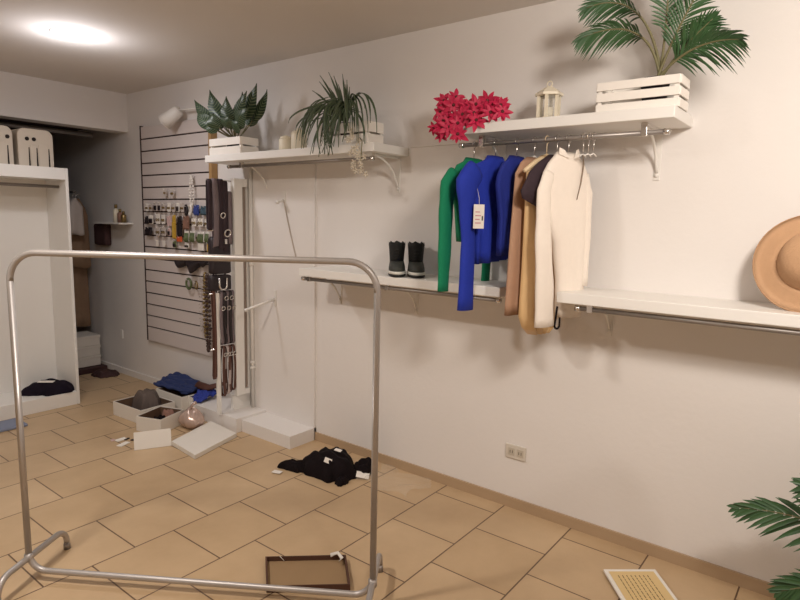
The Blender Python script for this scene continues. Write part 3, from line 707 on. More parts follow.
# side = direction across the frond, roughly in the plane seen from the room
fr((2.47, 0.72, 2.33), (2.41, 0.975, 2.235), 0.115, n=26, seed=1, side=(-0.5, 0.55, 0.65), start=0.40, droop=0.45)
fr((2.47, 0.73, 2.42), (2.40, 0.95, 2.345), 0.115, n=24, seed=2, side=(-0.5, 0.5, 0.7), start=0.45, droop=0.35)
fr((2.49, 0.66, 2.25), (2.42, 0.655, 2.50), 0.10, n=22, seed=3, side=(-0.25, 0.95, 0.1), start=0.45)
fr((2.49, 0.64, 2.22), (2.42, 0.50, 2.42), 0.125, n=26, seed=4, side=(-0.2, 0.7, 0.6), start=0.34)
fr((2.48, 0.58, 2.19), (2.40, 0.40, 2.14), 0.135, n=26, seed=5, side=(-0.3, 0.3, 0.9), start=0.28, droop=0.35)
fr((2.50, 0.62, 2.16), (2.46, 0.50, 2.24), 0.12, n=22, seed=6, side=(-0.3, 0.5, 0.8), start=0.38)

# striped leaf plant
def broad_leaf(t, base, tip, w, seed, bend=(0, 0, 0), nrm=(-0.85, -0.5, 0.1)):
    base, tip = Vector(base), Vector(tip); nrm = Vector(nrm)
    mid = base.lerp(tip, 0.35); mid += Vector(bend)
    stem = bez(base, base.lerp(mid, 0.5) + Vector(bend)*0.4, mid, 6)
    m = MB(); m.tube(stem, 0.0035, 6, mi=1)
    ax = bez(mid, mid.lerp(tip, 0.5) + Vector(bend), tip, 10)
    d = (tip-mid).normalized(); sd = d.cross(nrm).normalized()
    nu, nv = 10, 6
    vs = []; 
    for i, p in enumerate(ax):
        q = i/nu; ww = w*1.0*(math.sin(PI*min(1, 0.05+q*0.95)**0.62)**1.15 if q < 1 else 0.0)+0.0008
        for j in range(nv+1):
            s = -1+2*j/nv
            vs.append(p + sd*(s*ww) - nrm*(abs(s)*ww*0.25) + nrm*0.004*math.sin(9*q+3*s))
    fs = [(i*(nv+1)+j, (i+1)*(nv+1)+j, (i+1)*(nv+1)+j+1, i*(nv+1)+j+1) for i in range(nu) for j in range(nv)]
    off = m.add(vs, fs, 0, True)
    o = m.build('leaf', [LEAFSTRIPE, STEM], t)
    uvl = o.data.uv_layers.new(name='UVMap')
    for lp in o.data.loops:
        k = lp.vertex_index - off
        if k >= 0: uvl.data[lp.index].uv = (-1+2*(k % (nv+1))/nv, (k//(nv+1))/nu)
    return o
ZL = 1.898
slat_crate(2.50, 3.35, ZL, 0.14, 0.33, 0.105, 'white slatted crate under the striped-leaf plant at far end of shelf', 2)
t = thing('striped_plant', 'dark green plant with pale striped broad leaves in the far crate', 'plant', (2.50, 3.40, ZL+0.007))
inner_pot(t, 2.50, 3.34, ZL+0.007, 0.055, 0.10)
P0 = Vector((2.50, 3.33, ZL+0.10))
for k, (y, z, w, bx) in enumerate([(3.74, 2.29, 0.042, -0.03), (3.56, 2.335, 0.050, -0.03), (3.64, 2.20, 0.048, -0.07), (3.38, 2.275, 0.044, -0.03), (3.25, 2.295, 0.036, 0.0), (3.08, 2.325, 0.044, -0.02), (3.03, 2.29, 0.036, 0.02), (3.10, 2.17, 0.048, -0.07), (3.42, 2.16, 0.050, -0.10), (3.27, 2.14, 0.046, -0.08), (3.49, 2.25, 0.052, 0.03), (3.33, 2.22, 0.05, 0.0), (3.17, 2.23, 0.048, 0.03), (3.66, 2.245, 0.045, 0.02), (3.54, 2.17, 0.052, -0.05), (3.20, 2.10, 0.044, -0.06), (3.14, 2.28, 0.040, -0.05), (3.50, 2.12, 0.044, -0.08)]):
    broad_leaf(t, P0 + Vector((0.01*math.cos(k), 0.01*math.sin(2*k), 0)), (2.50+bx, y, z), w, k, (bx*0.6, (y-3.33)*0.12, 0.01))

# trailing ribbon plant
slat_crate(2.52, 2.325, ZL, 0.13, 0.38, 0.12, 'white slatted crate behind the trailing ribbon plant', 2)
t = thing('trailing_plant', 'trailing green plant with long ribbon leaves spilling over its crate', 'plant', (2.52, 2.33, ZL+0.007))
YC = 2.33
inner_pot(t, 2.52, YC, ZL+0.007, 0.055, 0.12)
P0 = Vector((2.50, YC, ZL+0.12)); rnd = random.Random(3)
def ribbon(pts, w0, lbl=False):
    m = MB(); N = len(pts)
    m.tube(pts, [w0*(0.6+0.4*math.sin(PI*min(1, 0.2+i/(N-1)*0.8))) * (1 if i < N-2 else 0.5) for i in range(N)], 6, flat=0.3, up=(-0.3, 0.9, 0.1)); m.build('leaf', GRASS, t)
for k in range(86):
    if k < 14:   # upright tuft
        y = YC + rnd.uniform(-0.04, 0.14); tip = Vector((2.46+rnd.uniform(-.06, .06), YC + (y-YC)*1.3 + 0.03, 2.19+rnd.uniform(0, 0.11))); ctrl = P0.lerp(tip, 0.55) + Vector((0, (y-YC)*0.1, 0.04))
        ribbon(bez(P0, ctrl, tip, 8), 0.006)
    elif k < 54:  # falling over the front
        y = YC + rnd.uniform(-0.12, 0.14); hx = 2.39 + rnd.uniform(-0.055, 0.02)
        top = Vector((2.44, (y+YC)/2, 2.10+rnd.uniform(-0.05, 0.06)))
        tip = Vector((hx+rnd.uniform(-.03, .01), y+rnd.uniform(-0.09, 0.09), 1.83+rnd.uniform(0, 0.14)))
        a = bez(P0, (2.48, (YC+top.y)/2, top.z), top, 6); b = bez(top, (hx, y+rnd.uniform(-0.04, 0.04), top.z-0.02), tip, 8)
        ribbon(a+b[1:], rnd.uniform(0.005, 0.008))
    else:        # to the sides
        s_ = 1 if k % 2 else -1; far = rnd.uniform(0.12, 0.30)
        top = Vector((2.44+rnd.uniform(-.04, .02), YC+s_*far*0.55, 2.11+rnd.uniform(-0.05, 0.06)))
        tip = Vector((2.39+rnd.uniform(-0.04, 0.02), YC+s_*(far+rnd.uniform(-0.03, 0.06)), 1.87+rnd.uniform(0, 0.20)))
        a = bez(P0, (2.48, YC+s_*far*0.2, top.z), top, 6); b = bez(top, (tip.x, tip.y, top.z-0.03), tip, 8)
        ribbon(a+b[1:], rnd.uniform(0.004, 0.007))
# dried white sprig hanging over shelf edge
t = thing('dried_flowers', 'sprig of dried white flowers hanging over the front shelf edge', 'dried flowers', (2.41, 2.14, ZL))
m = MB(); m.tube([(2.47, 2.22, ZL+0.02), (2.43, 2.17, ZL+0.03), (2.405, 2.13, ZL+0.01), (2.40, 2.13, ZL-0.06), (2.405, 2.14, ZL-0.16)], 0.003, 6); m.build('stem', STEM, t)
rnd = random.Random(11); pale = mat('dried_petal', (214, 204, 186), 0.8, var=0.2, scale=30)
for k in range(22):
    f = k/21; c = Vector((2.44, 2.20, ZL+0.04)).lerp(Vector((2.395, 2.13, ZL-0.16)), f) + Vector((rnd.uniform(-.008, .008), rnd.uniform(-.05, .05), rnd.uniform(-.02, .03)))
    c.x = min(c.x, 2.405)
    m = MB()
    for q in range(5):
        a = 2*PI*q/5+k; d = Vector((-0.35, math.cos(a), math.sin(a))).normalized()
        m.tube([c, c+d*0.012, c+d*0.022], [0.002, 0.005, 0.001], 5)
    m.build('flower', pale, t)
# tea light holders behind the crate
def jar(x, y, h, r, label, pointed):
    t = thing('candle_holder', label, 'candle holder', (x, y, ZL))
    m = MB(); m.lathe((x, y, ZL), [(r*0.9, 0), (r, 0.01), (r, h*0.72), (r*0.92, h*0.76)], 20); m.build('body', CREAM, t)
    m = MB(); m.lathe((x, y, ZL), ([(r*1.05, h*0.74), (r*0.9, h*0.82), (r*0.35, h*0.92), (0.012, h), (0.001, h)] if pointed else [(r*0.92, h*0.74), (r*0.8, h*0.9), (0.01, h), (0.001, h)]), 20); m.build('lid', CREAM, t)
    return t
jar(2.53, 2.87, 0.10, 0.042, 'low cream candle holder on the shelf between the two plants', False)
jar(2.53, 2.75, 0.135, 0.048, 'taller cream candle holder with pointed top between the plants', True)

# white lantern
t = thing('lantern', 'small cream lantern standing on the shelf beside the red flowers', 'lantern', (2.55, 1.155, ZS))
LX, LY = 2.55, 1.155
m = MB(); m.lathe((LX, LY, ZS), [(0.058, 0), (0.058, 0.012), (0.048, 0.016), (0.001, 0.016)], 6, smooth=False); m.build('base', CREAM, t)
for k in range(6):
    a = 2*PI*k/6+0.2; c = Vector((LX+0.046*math.cos(a), LY+0.046*math.sin(a), ZS+0.014))
    m = MB(); m.box((c.x-0.006, c.y-0.006, c.z), (c.x+0.006, c.y+0.006, c.z+0.098)); m.build('upright', CREAM, t)
m = MB(); m.lathe((LX, LY, ZS), [(0.040, 0.017), (0.040, 0.11)], 6, smooth=False); m.build('glass', GLASSW, t)
m = MB(); m.lathe((LX, LY, ZS), [(0.022, 0.016), (0.022, 0.06), (0.001, 0.062)], 14); m.build('candle', CREAM, t)
m = MB(); m.lathe((LX, LY, ZS), [(0.062, 0.110), (0.062, 0.120), (0.040, 0.135), (0.020, 0.148), (0.010, 0.150), (0.001, 0.150)], 6, smooth=False); m.build('roof', CREAM, t)
m = MB(); m.tube(arc((LX, LY, ZS+0.162), 0.012, 0, 2*PI, 14, (0, 1, 0), (0, 0, 1))[:-1], 0.003, 6, closed=True); m.build('ring', CREAM, t)

# red poinsettia garland: each bloom a part
t = thing('flower_garland', 'bunch of red artificial poinsettias on far end of the shelf', 'flowers', (2.50, 1.56, ZS))
rnd = random.Random(21)
m = MB(); m.tube([(2.48, 1.36, ZS+0.045), (2.49, 1.50, ZS+0.055), (2.47, 1.62, ZS+0.05), (2.46, 1.68, ZS+0.03)], 0.010, 8); m.build('stem', GREEN_D, t)
def bloom(c, nrm, R, seed):
    r2 = random.Random(seed); nrm = Vector(nrm).normalized(); a = nrm.orthogonal().normalized(); b = nrm.cross(a); m = MB()
    for layer, (cnt, rr, lift) in enumerate(((7, R, 0.10), (6, R*0.72, 0.38))):
        for q in range(cnt):
            th = 2*PI*q/cnt + r2.uniform(-.2, .2) + layer*0.5
            d = (a*math.cos(th)+b*math.sin(th)); w = nrm.cross(d)
            L = rr*r2.uniform(0.85, 1.15); vs = []
            for j in range(6):
                f = j/5; p = c + d*(L*f) + nrm*(L*(lift*f-0.25*f*f)+0.002*layer); ww = L*0.21*math.sin(PI*(0.08+0.9*f))
                vs += [p - w*ww, p + nrm*ww*-0.25, p + w*ww]
            fs = []
            for j in range(5): fs += [(3*j, 3*j+1, 3*j+4, 3*j+3), (3*j+1, 3*j+2, 3*j+5, 3*j+4)]
            m.add(vs, fs, 0, True)
    m.lathe(c, [(0.008, 0.0), (0.008, 0.006), (0.001, 0.010)], 8, mi=1, M=nrm.to_track_quat('Z', 'Y').to_matrix().to_4x4())
    m.build('bloom', [REDF, YCEN], t)
k = 0
for y, z, x in [(1.68, 2.02, 2.47), (1.655, 2.07, 2.46), (1.62, 2.02, 2.43), (1.63, 1.97, 2.42), (1.60, 2.085, 2.48), (1.58, 2.04, 2.43), (1.56, 1.98, 2.42), (1.58, 1.935, 2.40), (1.62, 1.93, 2.40), (1.51, 2.03, 2.45), (1.52, 1.99, 2.42), (1.47, 2.035, 2.45), (1.46, 1.99, 2.42), (1.42, 2.05, 2.47), (1.40, 2.01, 2.43), (1.365, 2.02, 2.46), (1.335, 2.015, 2.44), (1.665, 1.97, 2.45), (1.54, 1.95, 2.41), (1.49, 1.97, 2.42), (1.375, 1.985, 2.42), (1.69, 1.945, 2.43), (1.53, 1.90, 2.40), (1.44, 1.955, 2.41), (1.64, 1.905, 2.42), (1.32, 1.985, 2.43)]:
    k += 1; bloom(Vector((x, y, z)), (-0.85+rnd.uniform(-.2, .2), -0.45+rnd.uniform(-.5, .5), 0.1+rnd.uniform(-.4, .5)), 0.052 if k not in (22, 25) else 0.036, k)

# ------------------------------------------------------------------ hanging garments
RX, RZ = 2.50, 1.86
def hanger(y, label, yaw=0.0, halfw=0.19, hm=CHROME, body=WMETAL, pad=0.006, xc=RX, drop=0.075):
    t = thing('clothes_hanger', label, 'hanger', (xc, y, RZ-0.06), 'clothes hangers on the rail')
    u = Vector((math.cos(yaw), -math.sin(yaw), 0)); c = Vector((xc, y, RZ))
    m = MB(); m.tube(arc(c, 0.0165, PI*1.1, -PI*0.5, 14, u, (0, 0, 1)) + [c+Vector((0, 0, -0.035)), c + Vector((0, 0, -0.06))], 0.002, 6); m.build('hook', hm, t)
    n0 = c + Vector((0, 0, -0.070))
    m = MB(); m.tube([n0 - u*halfw + Vector((0, 0, -drop)), n0 - u*halfw*0.5 + Vector((0, 0, -drop*0.42)), n0, n0 + u*halfw*0.5 + Vector((0, 0, -drop*0.42)), n0 + u*halfw + Vector((0, 0, -drop))], [pad*0.8, pad, pad, pad, pad*0.8], 8); m.build('arms', body, t)
    return t
def garment(name, label, y, yaw, secs, mm, sleeves=(), xc=RX, folds=5, famp=0.010, hem_slant=0.0, cat='top', ph=0.0, subs=None, open_neck=True):
    """secs: (z, half width, half depth, lateral shift)"""
    u = Vector((math.cos(yaw), -math.sin(yaw), 0)); w = Vector((math.sin(yaw), math.cos(yaw), 0))
    c0 = Vector((xc, y, 0)); n = 48
    t = thing(name, label, cat, (xc, y, secs[0][0]))
    def ring(z, a, b, sh, tt, k=0):
        R = []
        for q in range(n):
            th = 2*PI*q/n; cu = math.copysign(abs(math.cos(th))**0.8, math.cos(th)); sv = math.copysign(abs(math.sin(th))**0.8, math.sin(th))
            fold = famp*tt*math.sin(folds*PI*cu + ph + 0.8*tt)
            R.append(c0 + u*(sh + a*cu) + w*(b*sv + fold) + Vector((0, 0, z - hem_slant*cu*tt*(1 if tt > 0.95 else 0))))
        return R
    z0, z1 = secs[0][0], secs[-1][0]
    full = []
    for i in range(len(secs)-1):
        a, b = secs[i], secs[i+1]; st = max(1, int(abs(a[0]-b[0])/0.045))
        for s in range(st): f = s/st; full.append(tuple(a[j]*(1-f)+b[j]*f for j in range(4)))
    full.append(secs[-1])
    rings = [ring(z, a, b, sh, (z0-z)/(z0-z1)) for z, a, b, sh in full]
    z, a, b, sh = secs[0]
    inner = [ring(z-0.03, a*0.8, b*0.7, sh, 0)]
    m = MB(); z, a, b, sh = secs[-1]
    m.ring_loft(inner + rings + [ring(z+0.004, a*0.96, b*0.8, sh, 1.0), ring(z+0.06, a*0.93, b*0.75, sh, 0.9)]); m.build('body', mm, t)
    for si, (pts, r0, flat) in enumerate(sleeves):
        P = [c0 + u*p[0] + w*p[1] + Vector((0, 0, p[2])) for p in pts]
        Q = []
        for i in range(len(P)-1):
            for s in range(5): Q.append(P[i].lerp(P[i+1], s/5))
        Q.append(P[-1])
        rr = [r0[min(len(r0)-1, i//5)]*(1-(i % 5)/5) + r0[min(len(r0)-1, i//5+1)]*((i % 5)/5) + 0.0015*math.sin(i*1.3+si) for i in range(len(Q))]
        m = MB(); m.tube(Q, rr, 16, flat=flat, up=u); m.build('sleeve', mm, t)
    return t, c0, u, w

def shoulder(zt, neck, half, drop, depth):
    return [(zt, neck, depth*0.55, 0), (zt-0.02, neck*1.25, depth*0.75, 0), (zt-drop*0.5, (neck+half)*0.55, depth*0.95, 0), (zt-drop*0.85, half*0.88, depth, 0), (zt-drop*1.1, half*0.97, depth*1.05, 0), (zt-drop*1.5, half, depth*1.1, 0)]
# green cropped sweater
hanger(1.50, 'clear hanger carrying the green sweater', halfw=0.17)
garment('green_sweater', 'green long-sleeved cropped sweater, leftmost on the rail', 1.50, 0.0,
        shoulder(1.795, 0.07, 0.19, 0.08, 0.028) + [(1.55, 0.155, 0.034, 0.01), (1.40, 0.14, 0.034, 0.03)], G_GREEN,
        sleeves=[([(-0.165, 0, 1.70), (-0.215, 0, 1.66), (-0.228, 0.0, 1.55), (-0.228, 0.0, 1.38), (-0.232, 0.0, 1.175)], [0.05, 0.05, 0.045, 0.042, 0.034], 0.55),
                 ([(0.165, 0, 1.70), (0.19, 0, 1.66), (0.180, 0.0, 1.50), (0.165, 0.0, 1.35), (0.155, 0.0, 1.165)], [0.05, 0.045, 0.04, 0.036, 0.030], 0.55)], ph=0.4)
# blue top (front) with tag
hanger(1.385, 'clear hanger carrying the royal blue top with a price tag', halfw=0.13)
t, c0, u, w = garment('blue_blouse', 'royal blue top with one long sleeve hanging down and a white price tag', 1.385, 0.05,
        shoulder(1.80, 0.06, 0.21, 0.09, 0.034) + [(1.55, 0.195, 0.040, 0.02), (1.42, 0.18, 0.040, 0.03), (1.315, 0.175, 0.038, 0.03)], G_BLUE,
        sleeves=[([(-0.17, -0.005, 1.72), (-0.232, -0.005, 1.66), (-0.225, -0.005, 1.55), (-0.205, -0.005, 1.40), (-0.21, -0.005, 1.098)], [0.060, 0.070, 0.050, 0.045, 0.052], 0.5),
                 ([(0.16, 0, 1.72), (0.19, 0, 1.66), (0.185, 0.0, 1.56), (0.175, 0.0, 1.42)], [0.055, 0.055, 0.05, 0.04], 0.55)], ph=1.0, hem_slant=-0.012)
tt = thing('price_tag', 'white paper price tag hanging from the royal blue top', 'price tag', (2.285, 1.33, 1.49))
m = MB(); m.box((-0.026, -0.001, -0.105), (0.026, 0.001, 0), M=TR((2.285, 1.335, 1.572), -0.55)); m.build('card', PAPERW, tt)
m = MB()
for k in range(4): m.box((-0.018, -0.0018, -0.035-0.016*k), (0.004+0.006*(k % 2), -0.0012, -0.031-0.016*k), M=TR((2.285, 1.335, 1.572), -0.55))
m.build('print', mat('pink_print', (200, 130, 140), 0.7), tt)
m = MB(); m.box((0.014, -0.0018, -0.07), (0.020, -0.0012, -0.05), M=TR((2.285, 1.335, 1.572), -0.55)); m.build('mark', BLKP, tt)
m = MB(); m.tube([(2.285, 1.335, 1.571), (2.285, 1.336, 1.60), (2.29, 1.35, 1.64)], 0.001, 5); m.build('string', PAPERW, tt)
# second blue top
hanger(1.275, 'clear hanger carrying the deep blue short-sleeved top', halfw=0.09)
garment('blue_blouse', 'deep blue short-sleeved top hanging right behind the royal blue one', 1.275, 0.05,
        shoulder(1.795, 0.06, 0.16, 0.09, 0.026) + [(1.52, 0.14, 0.030, 0.02), (1.345, 0.135, 0.030, 0.02)], G_NAVY,
        sleeves=[([(0.10, 0, 1.74), (0.150, -0.0, 1.70), (0.165, -0.0, 1.62), (0.155, 0.0, 1.50)], [0.035, 0.05, 0.055, 0.045], 0.6)], ph=2.0)
# taupe trousers
hanger(1.188, 'hanger carrying the taupe garment', yaw=0.2, halfw=0.09, xc=2.50, drop=0.06)
garment('taupe_trousers', 'long plain taupe garment between blue tops and champagne satin dress', 1.188, 0.2,
        [(1.785, 0.05, 0.014, 0), (1.76, 0.09, 0.016, 0), (1.71, 0.115, 0.018, -0.01), (1.40, 0.125, 0.020, -0.02), (1.085, 0.13, 0.022, -0.03)], G_TAUPE, folds=3, famp=0.005, cat='garment')
# champagne satin dress
hanger(1.13, 'padded cream hanger carrying the champagne satin dress', yaw=0.15, halfw=0.16, hm=mat('cream_hook', (222, 198, 160), 0.5), body=mat('cream_hook', (222, 198, 160), 0.5), pad=0.012, xc=2.50)
garment('satin_dress', 'long champagne satin dress with soft vertical folds', 1.13, 0.22,
        [(1.79, 0.035, 0.014, 0), (1.765, 0.08, 0.016, 0), (1.73, 0.13, 0.018, 0), (1.60, 0.12, 0.022, -0.005), (1.30, 0.115, 0.032, 0.0), (1.08, 0.12, 0.038, 0.005), (1.03, 0.10, 0.032, 0.01), (0.995, 0.06, 0.02, 0.01)], G_GOLD, folds=4, famp=0.012, ph=0.7, cat='dress')
# black velvet top
hanger(1.082, 'hanger carrying the black velvet top', yaw=0.3, halfw=0.09, xc=2.50)
garment('velvet_top', 'short black velvet top half hidden behind the cream jacket', 1.082, 0.3,
        [(1.79, 0.05, 0.014, 0), (1.755, 0.11, 0.016, 0), (1.715, 0.155, 0.018, -0.005), (1.63, 0.195, 0.02, -0.015), (1.60, 0.19, 0.02, -0.01), (1.56, 0.12, 0.02, 0.03), (1.50, 0.08, 0.018, 0.05)], G_DARK, folds=4, famp=0.005, cat='top')
# cream jacket
JY, JX = 1.03, 2.505
hanger(JY, 'clear hanger carrying the cream jacket', yaw=0.38, halfw=0.12, xc=2.50)
t, c0, u, w = garment('cream_jacket', 'long cream jacket hanging at the right end of the clothes', JY, 0.38,
        [(1.80, 0.060, 0.014, -0.01), (1.78, 0.075, 0.020, -0.01), (1.75, 0.105, 0.024, -0.01), (1.71, 0.130, 0.027, -0.01), (1.66, 0.138, 0.030, -0.01), (1.50, 0.122, 0.034, 0.012), (1.42, 0.100, 0.034, 0.035), (1.25, 0.082, 0.034, 0.05), (1.08, 0.075, 0.032, 0.05)], G_CREAM, folds=3, famp=0.004, cat='jacket', xc=JX,
        sleeves=[([(-0.115, -0.01, 1.71), (-0.150, -0.018, 1.63), (-0.150, -0.026, 1.45), (-0.135, -0.034, 1.25), (-0.125, -0.036, 1.055)], [0.030, 0.036, 0.042, 0.048, 0.052], 0.45),
                 ([(0.095, -0.005, 1.71), (0.120, -0.012, 1.63), (0.122, -0.018, 1.45), (0.120, -0.022, 1.22)], [0.026, 0.024, 0.022, 0.018], 0.5)])
# lapel line and stand collar
def jp(a, b, z): return c0 + u*a + w*b + Vector((0, 0, z))
m = MB(); m.tube([jp(0.060, -0.022, 1.80), jp(0.062, -0.030, 1.75), jp(0.045, -0.036, 1.67), jp(0.025, -0.038, 1.60)], [0.005, 0.006, 0.005, 0.003], 8, flat=0.5); m.build('lapel_edge', mat('grey_trim', (150, 134, 118), 0.7), t)
for s_ in (-1, 1):
    m = MB(); q0 = -0.01
    m.ring_loft([[jp(q0+s_*0.014, -0.030, 1.770), jp(q0+s_*0.064, -0.020, 1.785), jp(q0+s_*0.064, -0.012, 1.787), jp(q0+s_*0.014, -0.022, 1.772)],
                 [jp(q0+s_*0.034, -0.022, 1.806), jp(q0+s_*0.058, -0.012, 1.818), jp(q0+s_*0.056, -0.006, 1.818), jp(q0+s_*0.034, -0.016, 1.806)]], 0, False)
    m.build('collar', G_CREAM, t, bevel=0.003)
m = MB(); m.tube([jp(-0.062, -0.045, 1.14)] + arc(jp(-0.058, -0.045, 1.055), 0.014, PI, 2*PI, 8, u, (0, 0, 1)) + [jp(-0.044, -0.045, 1.09)], 0.0045, 6); m.build('belt_loop', BLACKC, t)
for k in range(3):
    hanger(0.965-0.022*k, ['empty clear hanger beside the cream jacket, nearest it', 'empty clear hanger beside the cream jacket, second from it', 'empty clear hanger beside the cream jacket, third from it'][k], yaw=0.1, halfw=0.03, pad=0.003, drop=0.01)

# ------------------------------------------------------------------ boots
def boot(y, label, s):
    t = thing('ankle_boot', label, 'boot', (2.52, y, 1.198), 'pair of black ankle boots')
    z = 1.198; px_, py_, rot_ = s
    # toes point to the room (-x)
    def ringz(zz, x0, x1, hw, n=24):
        xc, a = (x0+x1)/2, (x1-x0)/2
        return [Vector((xc+a*math.cos(2*PI*q/n), y+hw*math.copysign(abs(math.sin(2*PI*q/n))**0.8, math.sin(2*PI*q/n)), zz)) for q in range(n)]
    m = MB(); m.ring_loft([ringz(z, 2.405, 2.645, 0.042), ringz(z+0.005, 2.40, 2.65, 0.047), ringz(z+0.016, 2.40, 2.65, 0.047)], 0, True); m.build('outsole', RUBBER, t)
    m = MB(); m.ring_loft([ringz(z+0.016, 2.398, 2.652, 0.049), ringz(z+0.030, 2.400, 2.65, 0.048)]); m.build('midsole', SOLEW, t)
    m = MB(); m.ring_loft([ringz(z+0.030, 2.405, 2.645, 0.045), ringz(z+0.048, 2.412, 2.645, 0.044), ringz(z+0.065, 2.44, 2.64, 0.041), ringz(z+0.078, 2.485, 2.64, 0.038)]); m.build('vamp', BOOTP, t)
    R = [ringz(z+0.070, 2.50, 2.642, 0.038), ringz(z+0.10, 2.50, 2.642, 0.040), ringz(z+0.14, 2.495, 2.645, 0.043), ringz(z+0.165, 2.49, 2.648, 0.046)]
    top = ringz(z+0.178, 2.49, 2.648, 0.044)
    for q, p in enumerate(top): p.z += 0.006*math.sin(q*2.1+y) 
    R.append(top); R.append(ringz(z+0.150, 2.505, 2.635, 0.036)); m = MB(); m.ring_loft(R); m.build('shaft', BOOT, t)
    m = MB()
    for k in range(5):
        zz = z+0.075+0.016*k; xx = 2.486 - 0.0005*k + 0.010*(4-k)/4
        m.tube([(xx, y-0.016, zz), (xx-0.006, y, zz+0.006), (xx, y+0.016, zz)], 0.0025, 6)
    m.build('laces', BOOT, t)
    t.location = (px_, py_, 1.198); t.rotation_euler = (0, 0, rot_)
    return t
boot(1.872, 'left one of the pair of black ankle boots on the shelf', (2.515, 1.965, 0.70))
boot(1.772, 'right one of the pair of black ankle boots, nearer the green sweater', (2.555, 1.865, 0.70))

# ------------------------------------------------------------------ straw hat leaning on the wall
t = thing('straw_hat', 'wide-brimmed tan straw hat leaning on the wall at right edge', 'hat', (2.53, 0.13, 1.203))
nrm = Vector((-0.80, 0.12, 0.32)).normalized(); sd = Vector((0, 1, 0)); sd = (sd - nrm*sd.dot(nrm)).normalized(); up = nrm.cross(sd); up = up if up.z > 0 else -up
HC = Vector((2.565, 0.125, 1.380))
prof = [(0.186, 0.004), (0.189, 0.0), (0.160, 0.004), (0.13, 0.010), (0.108, 0.018), (0.100, 0.030), (0.093, 0.052), (0.080, 0.078), (0.055, 0.094), (0.001, 0.100)]
m = MB(); n = 48; R = []
for r, z in prof[:5]:
    R.append([HC + sd*(r*math.cos(2*PI*k/n)) + up*(r*math.sin(2*PI*k/n)) + nrm*(z+0.012*math.sin(4*PI*k/n+0.5)*(r-0.1)/0.07) for k in range(n)])
m.ring_loft(R, cap0=False, cap1=False); m.build('brim', STRAW, t, solid=0.004)
m = MB(); R = [[HC + sd*(r*math.cos(2*PI*k/n)) + up*(r*math.sin(2*PI*k/n)*1.05) + nrm*z for k in range(n)] for r, z in prof[4:]]
m.ring_loft(R, cap0=False); m.build('crown', STRAW, t, solid=0.003)

# ------------------------------------------------------------------ wall outlet
t = thing('wall_outlet', 'white double socket outlet low on the long wall', 'outlet', (WX, 1.31, 0.31))
m = MB(); m.box((WX-0.009, 1.255, 0.270), (WX, 1.370, 0.345)); m.build('plate', mat('outlet_plastic', (214, 206, 194), 0.4), t, bevel=0.003)
for y in (1.285, 1.335):
    m = MB(); m.box((WX-0.012, y-0.018, 0.288), (WX-0.009, y+0.018, 0.328)); s_ = m.build('socket', mat('outlet_plastic2', (196, 186, 170), 0.4), t, bevel=0.002)
    m = MB(); m.box((WX-0.0125, y-0.008, 0.300), (WX-0.0118, y-0.005, 0.315)); m.box((WX-0.0125, y+0.005, 0.300), (WX-0.0118, y+0.008, 0.315)); m.build('slot', HOLE, s_)

# ------------------------------------------------------------------ clothes rack
A = Vector((0.8685, 2.557, 0)); Bq = Vector((1.634, 1.364, 0)); d = (Bq-A).normalized(); nn = Vector((-d.y, d.x, 0)); nn = nn if nn.x > 0 else -nn
L = (Bq-A).length; ZT, ZB, rr = 1.345, 0.045, 0.0125
t = thing('clothes_rack', 'bare grey metal clothes rack standing empty in the foreground', 'clothes rack', ((A+Bq)/2)[:])
r = 0.11; zv = Vector((0, 0, 1))
top = [A + zv*0.12, A + zv*(ZT-r)] + arc(A + d*r + zv*(ZT-r), r, PI, PI/2, 10, d, zv) + arc(A + d*(L-r) + zv*(ZT-r), r, PI/2, 0, 10, d, zv) + [Bq + zv*(ZT-r), Bq + zv*0.12]
m = MB(); m.tube(top, rr, 14); m.build('frame_tube', STEEL, t)
r2 = 0.075
bot = [A + zv*0.14, A + zv*(ZB+r2)] + arc(A + d*r2 + zv*(ZB+r2), r2, PI, 1.5*PI, 8, d, zv) + arc(A + d*(L-r2) + zv*(ZB+r2), r2, 1.5*PI, 2*PI, 8, d, zv) + [Bq + zv*(ZB+r2), Bq + zv*0.14]
m = MB(); m.tube(bot, rr*0.98, 14); m.build('lower_bar', STEEL, t)
for P, sgn in ((A, 1), (Bq, 1)):
    h = 0.098; rf = 0.065; Lf = 0.235; Ln = 0.175
    fp = [P + nn*Lf + zv*0.008, P + nn*Lf + zv*(h-rf)] + arc(P + nn*(Lf-rf) + zv*(h-rf), rf, 0, PI/2, 8, nn, zv) + arc(P - nn*(Ln-rf) + zv*(h-rf), rf, PI/2, PI, 8, nn, zv) + [P - nn*Ln + zv*(h-rf), P - nn*Ln + zv*0.008]
    m = MB(); m.tube(fp, rr, 14); f_ = m.build('foot', STEEL, t)
    for q in (P + nn*Lf, P - nn*Ln):
        m = MB(); m.lathe(q, [(0.0145, 0), (0.0145, 0.02), (0.0128, 0.024)], 14); m.build('foot_cap', DSTEEL, f_)
for P in (A, Bq):
    m = MB(); m.lathe(P + zv*0.086, [(0.017, 0), (0.017, 0.028)], 14); m.build('joint_collar', STEEL, t)

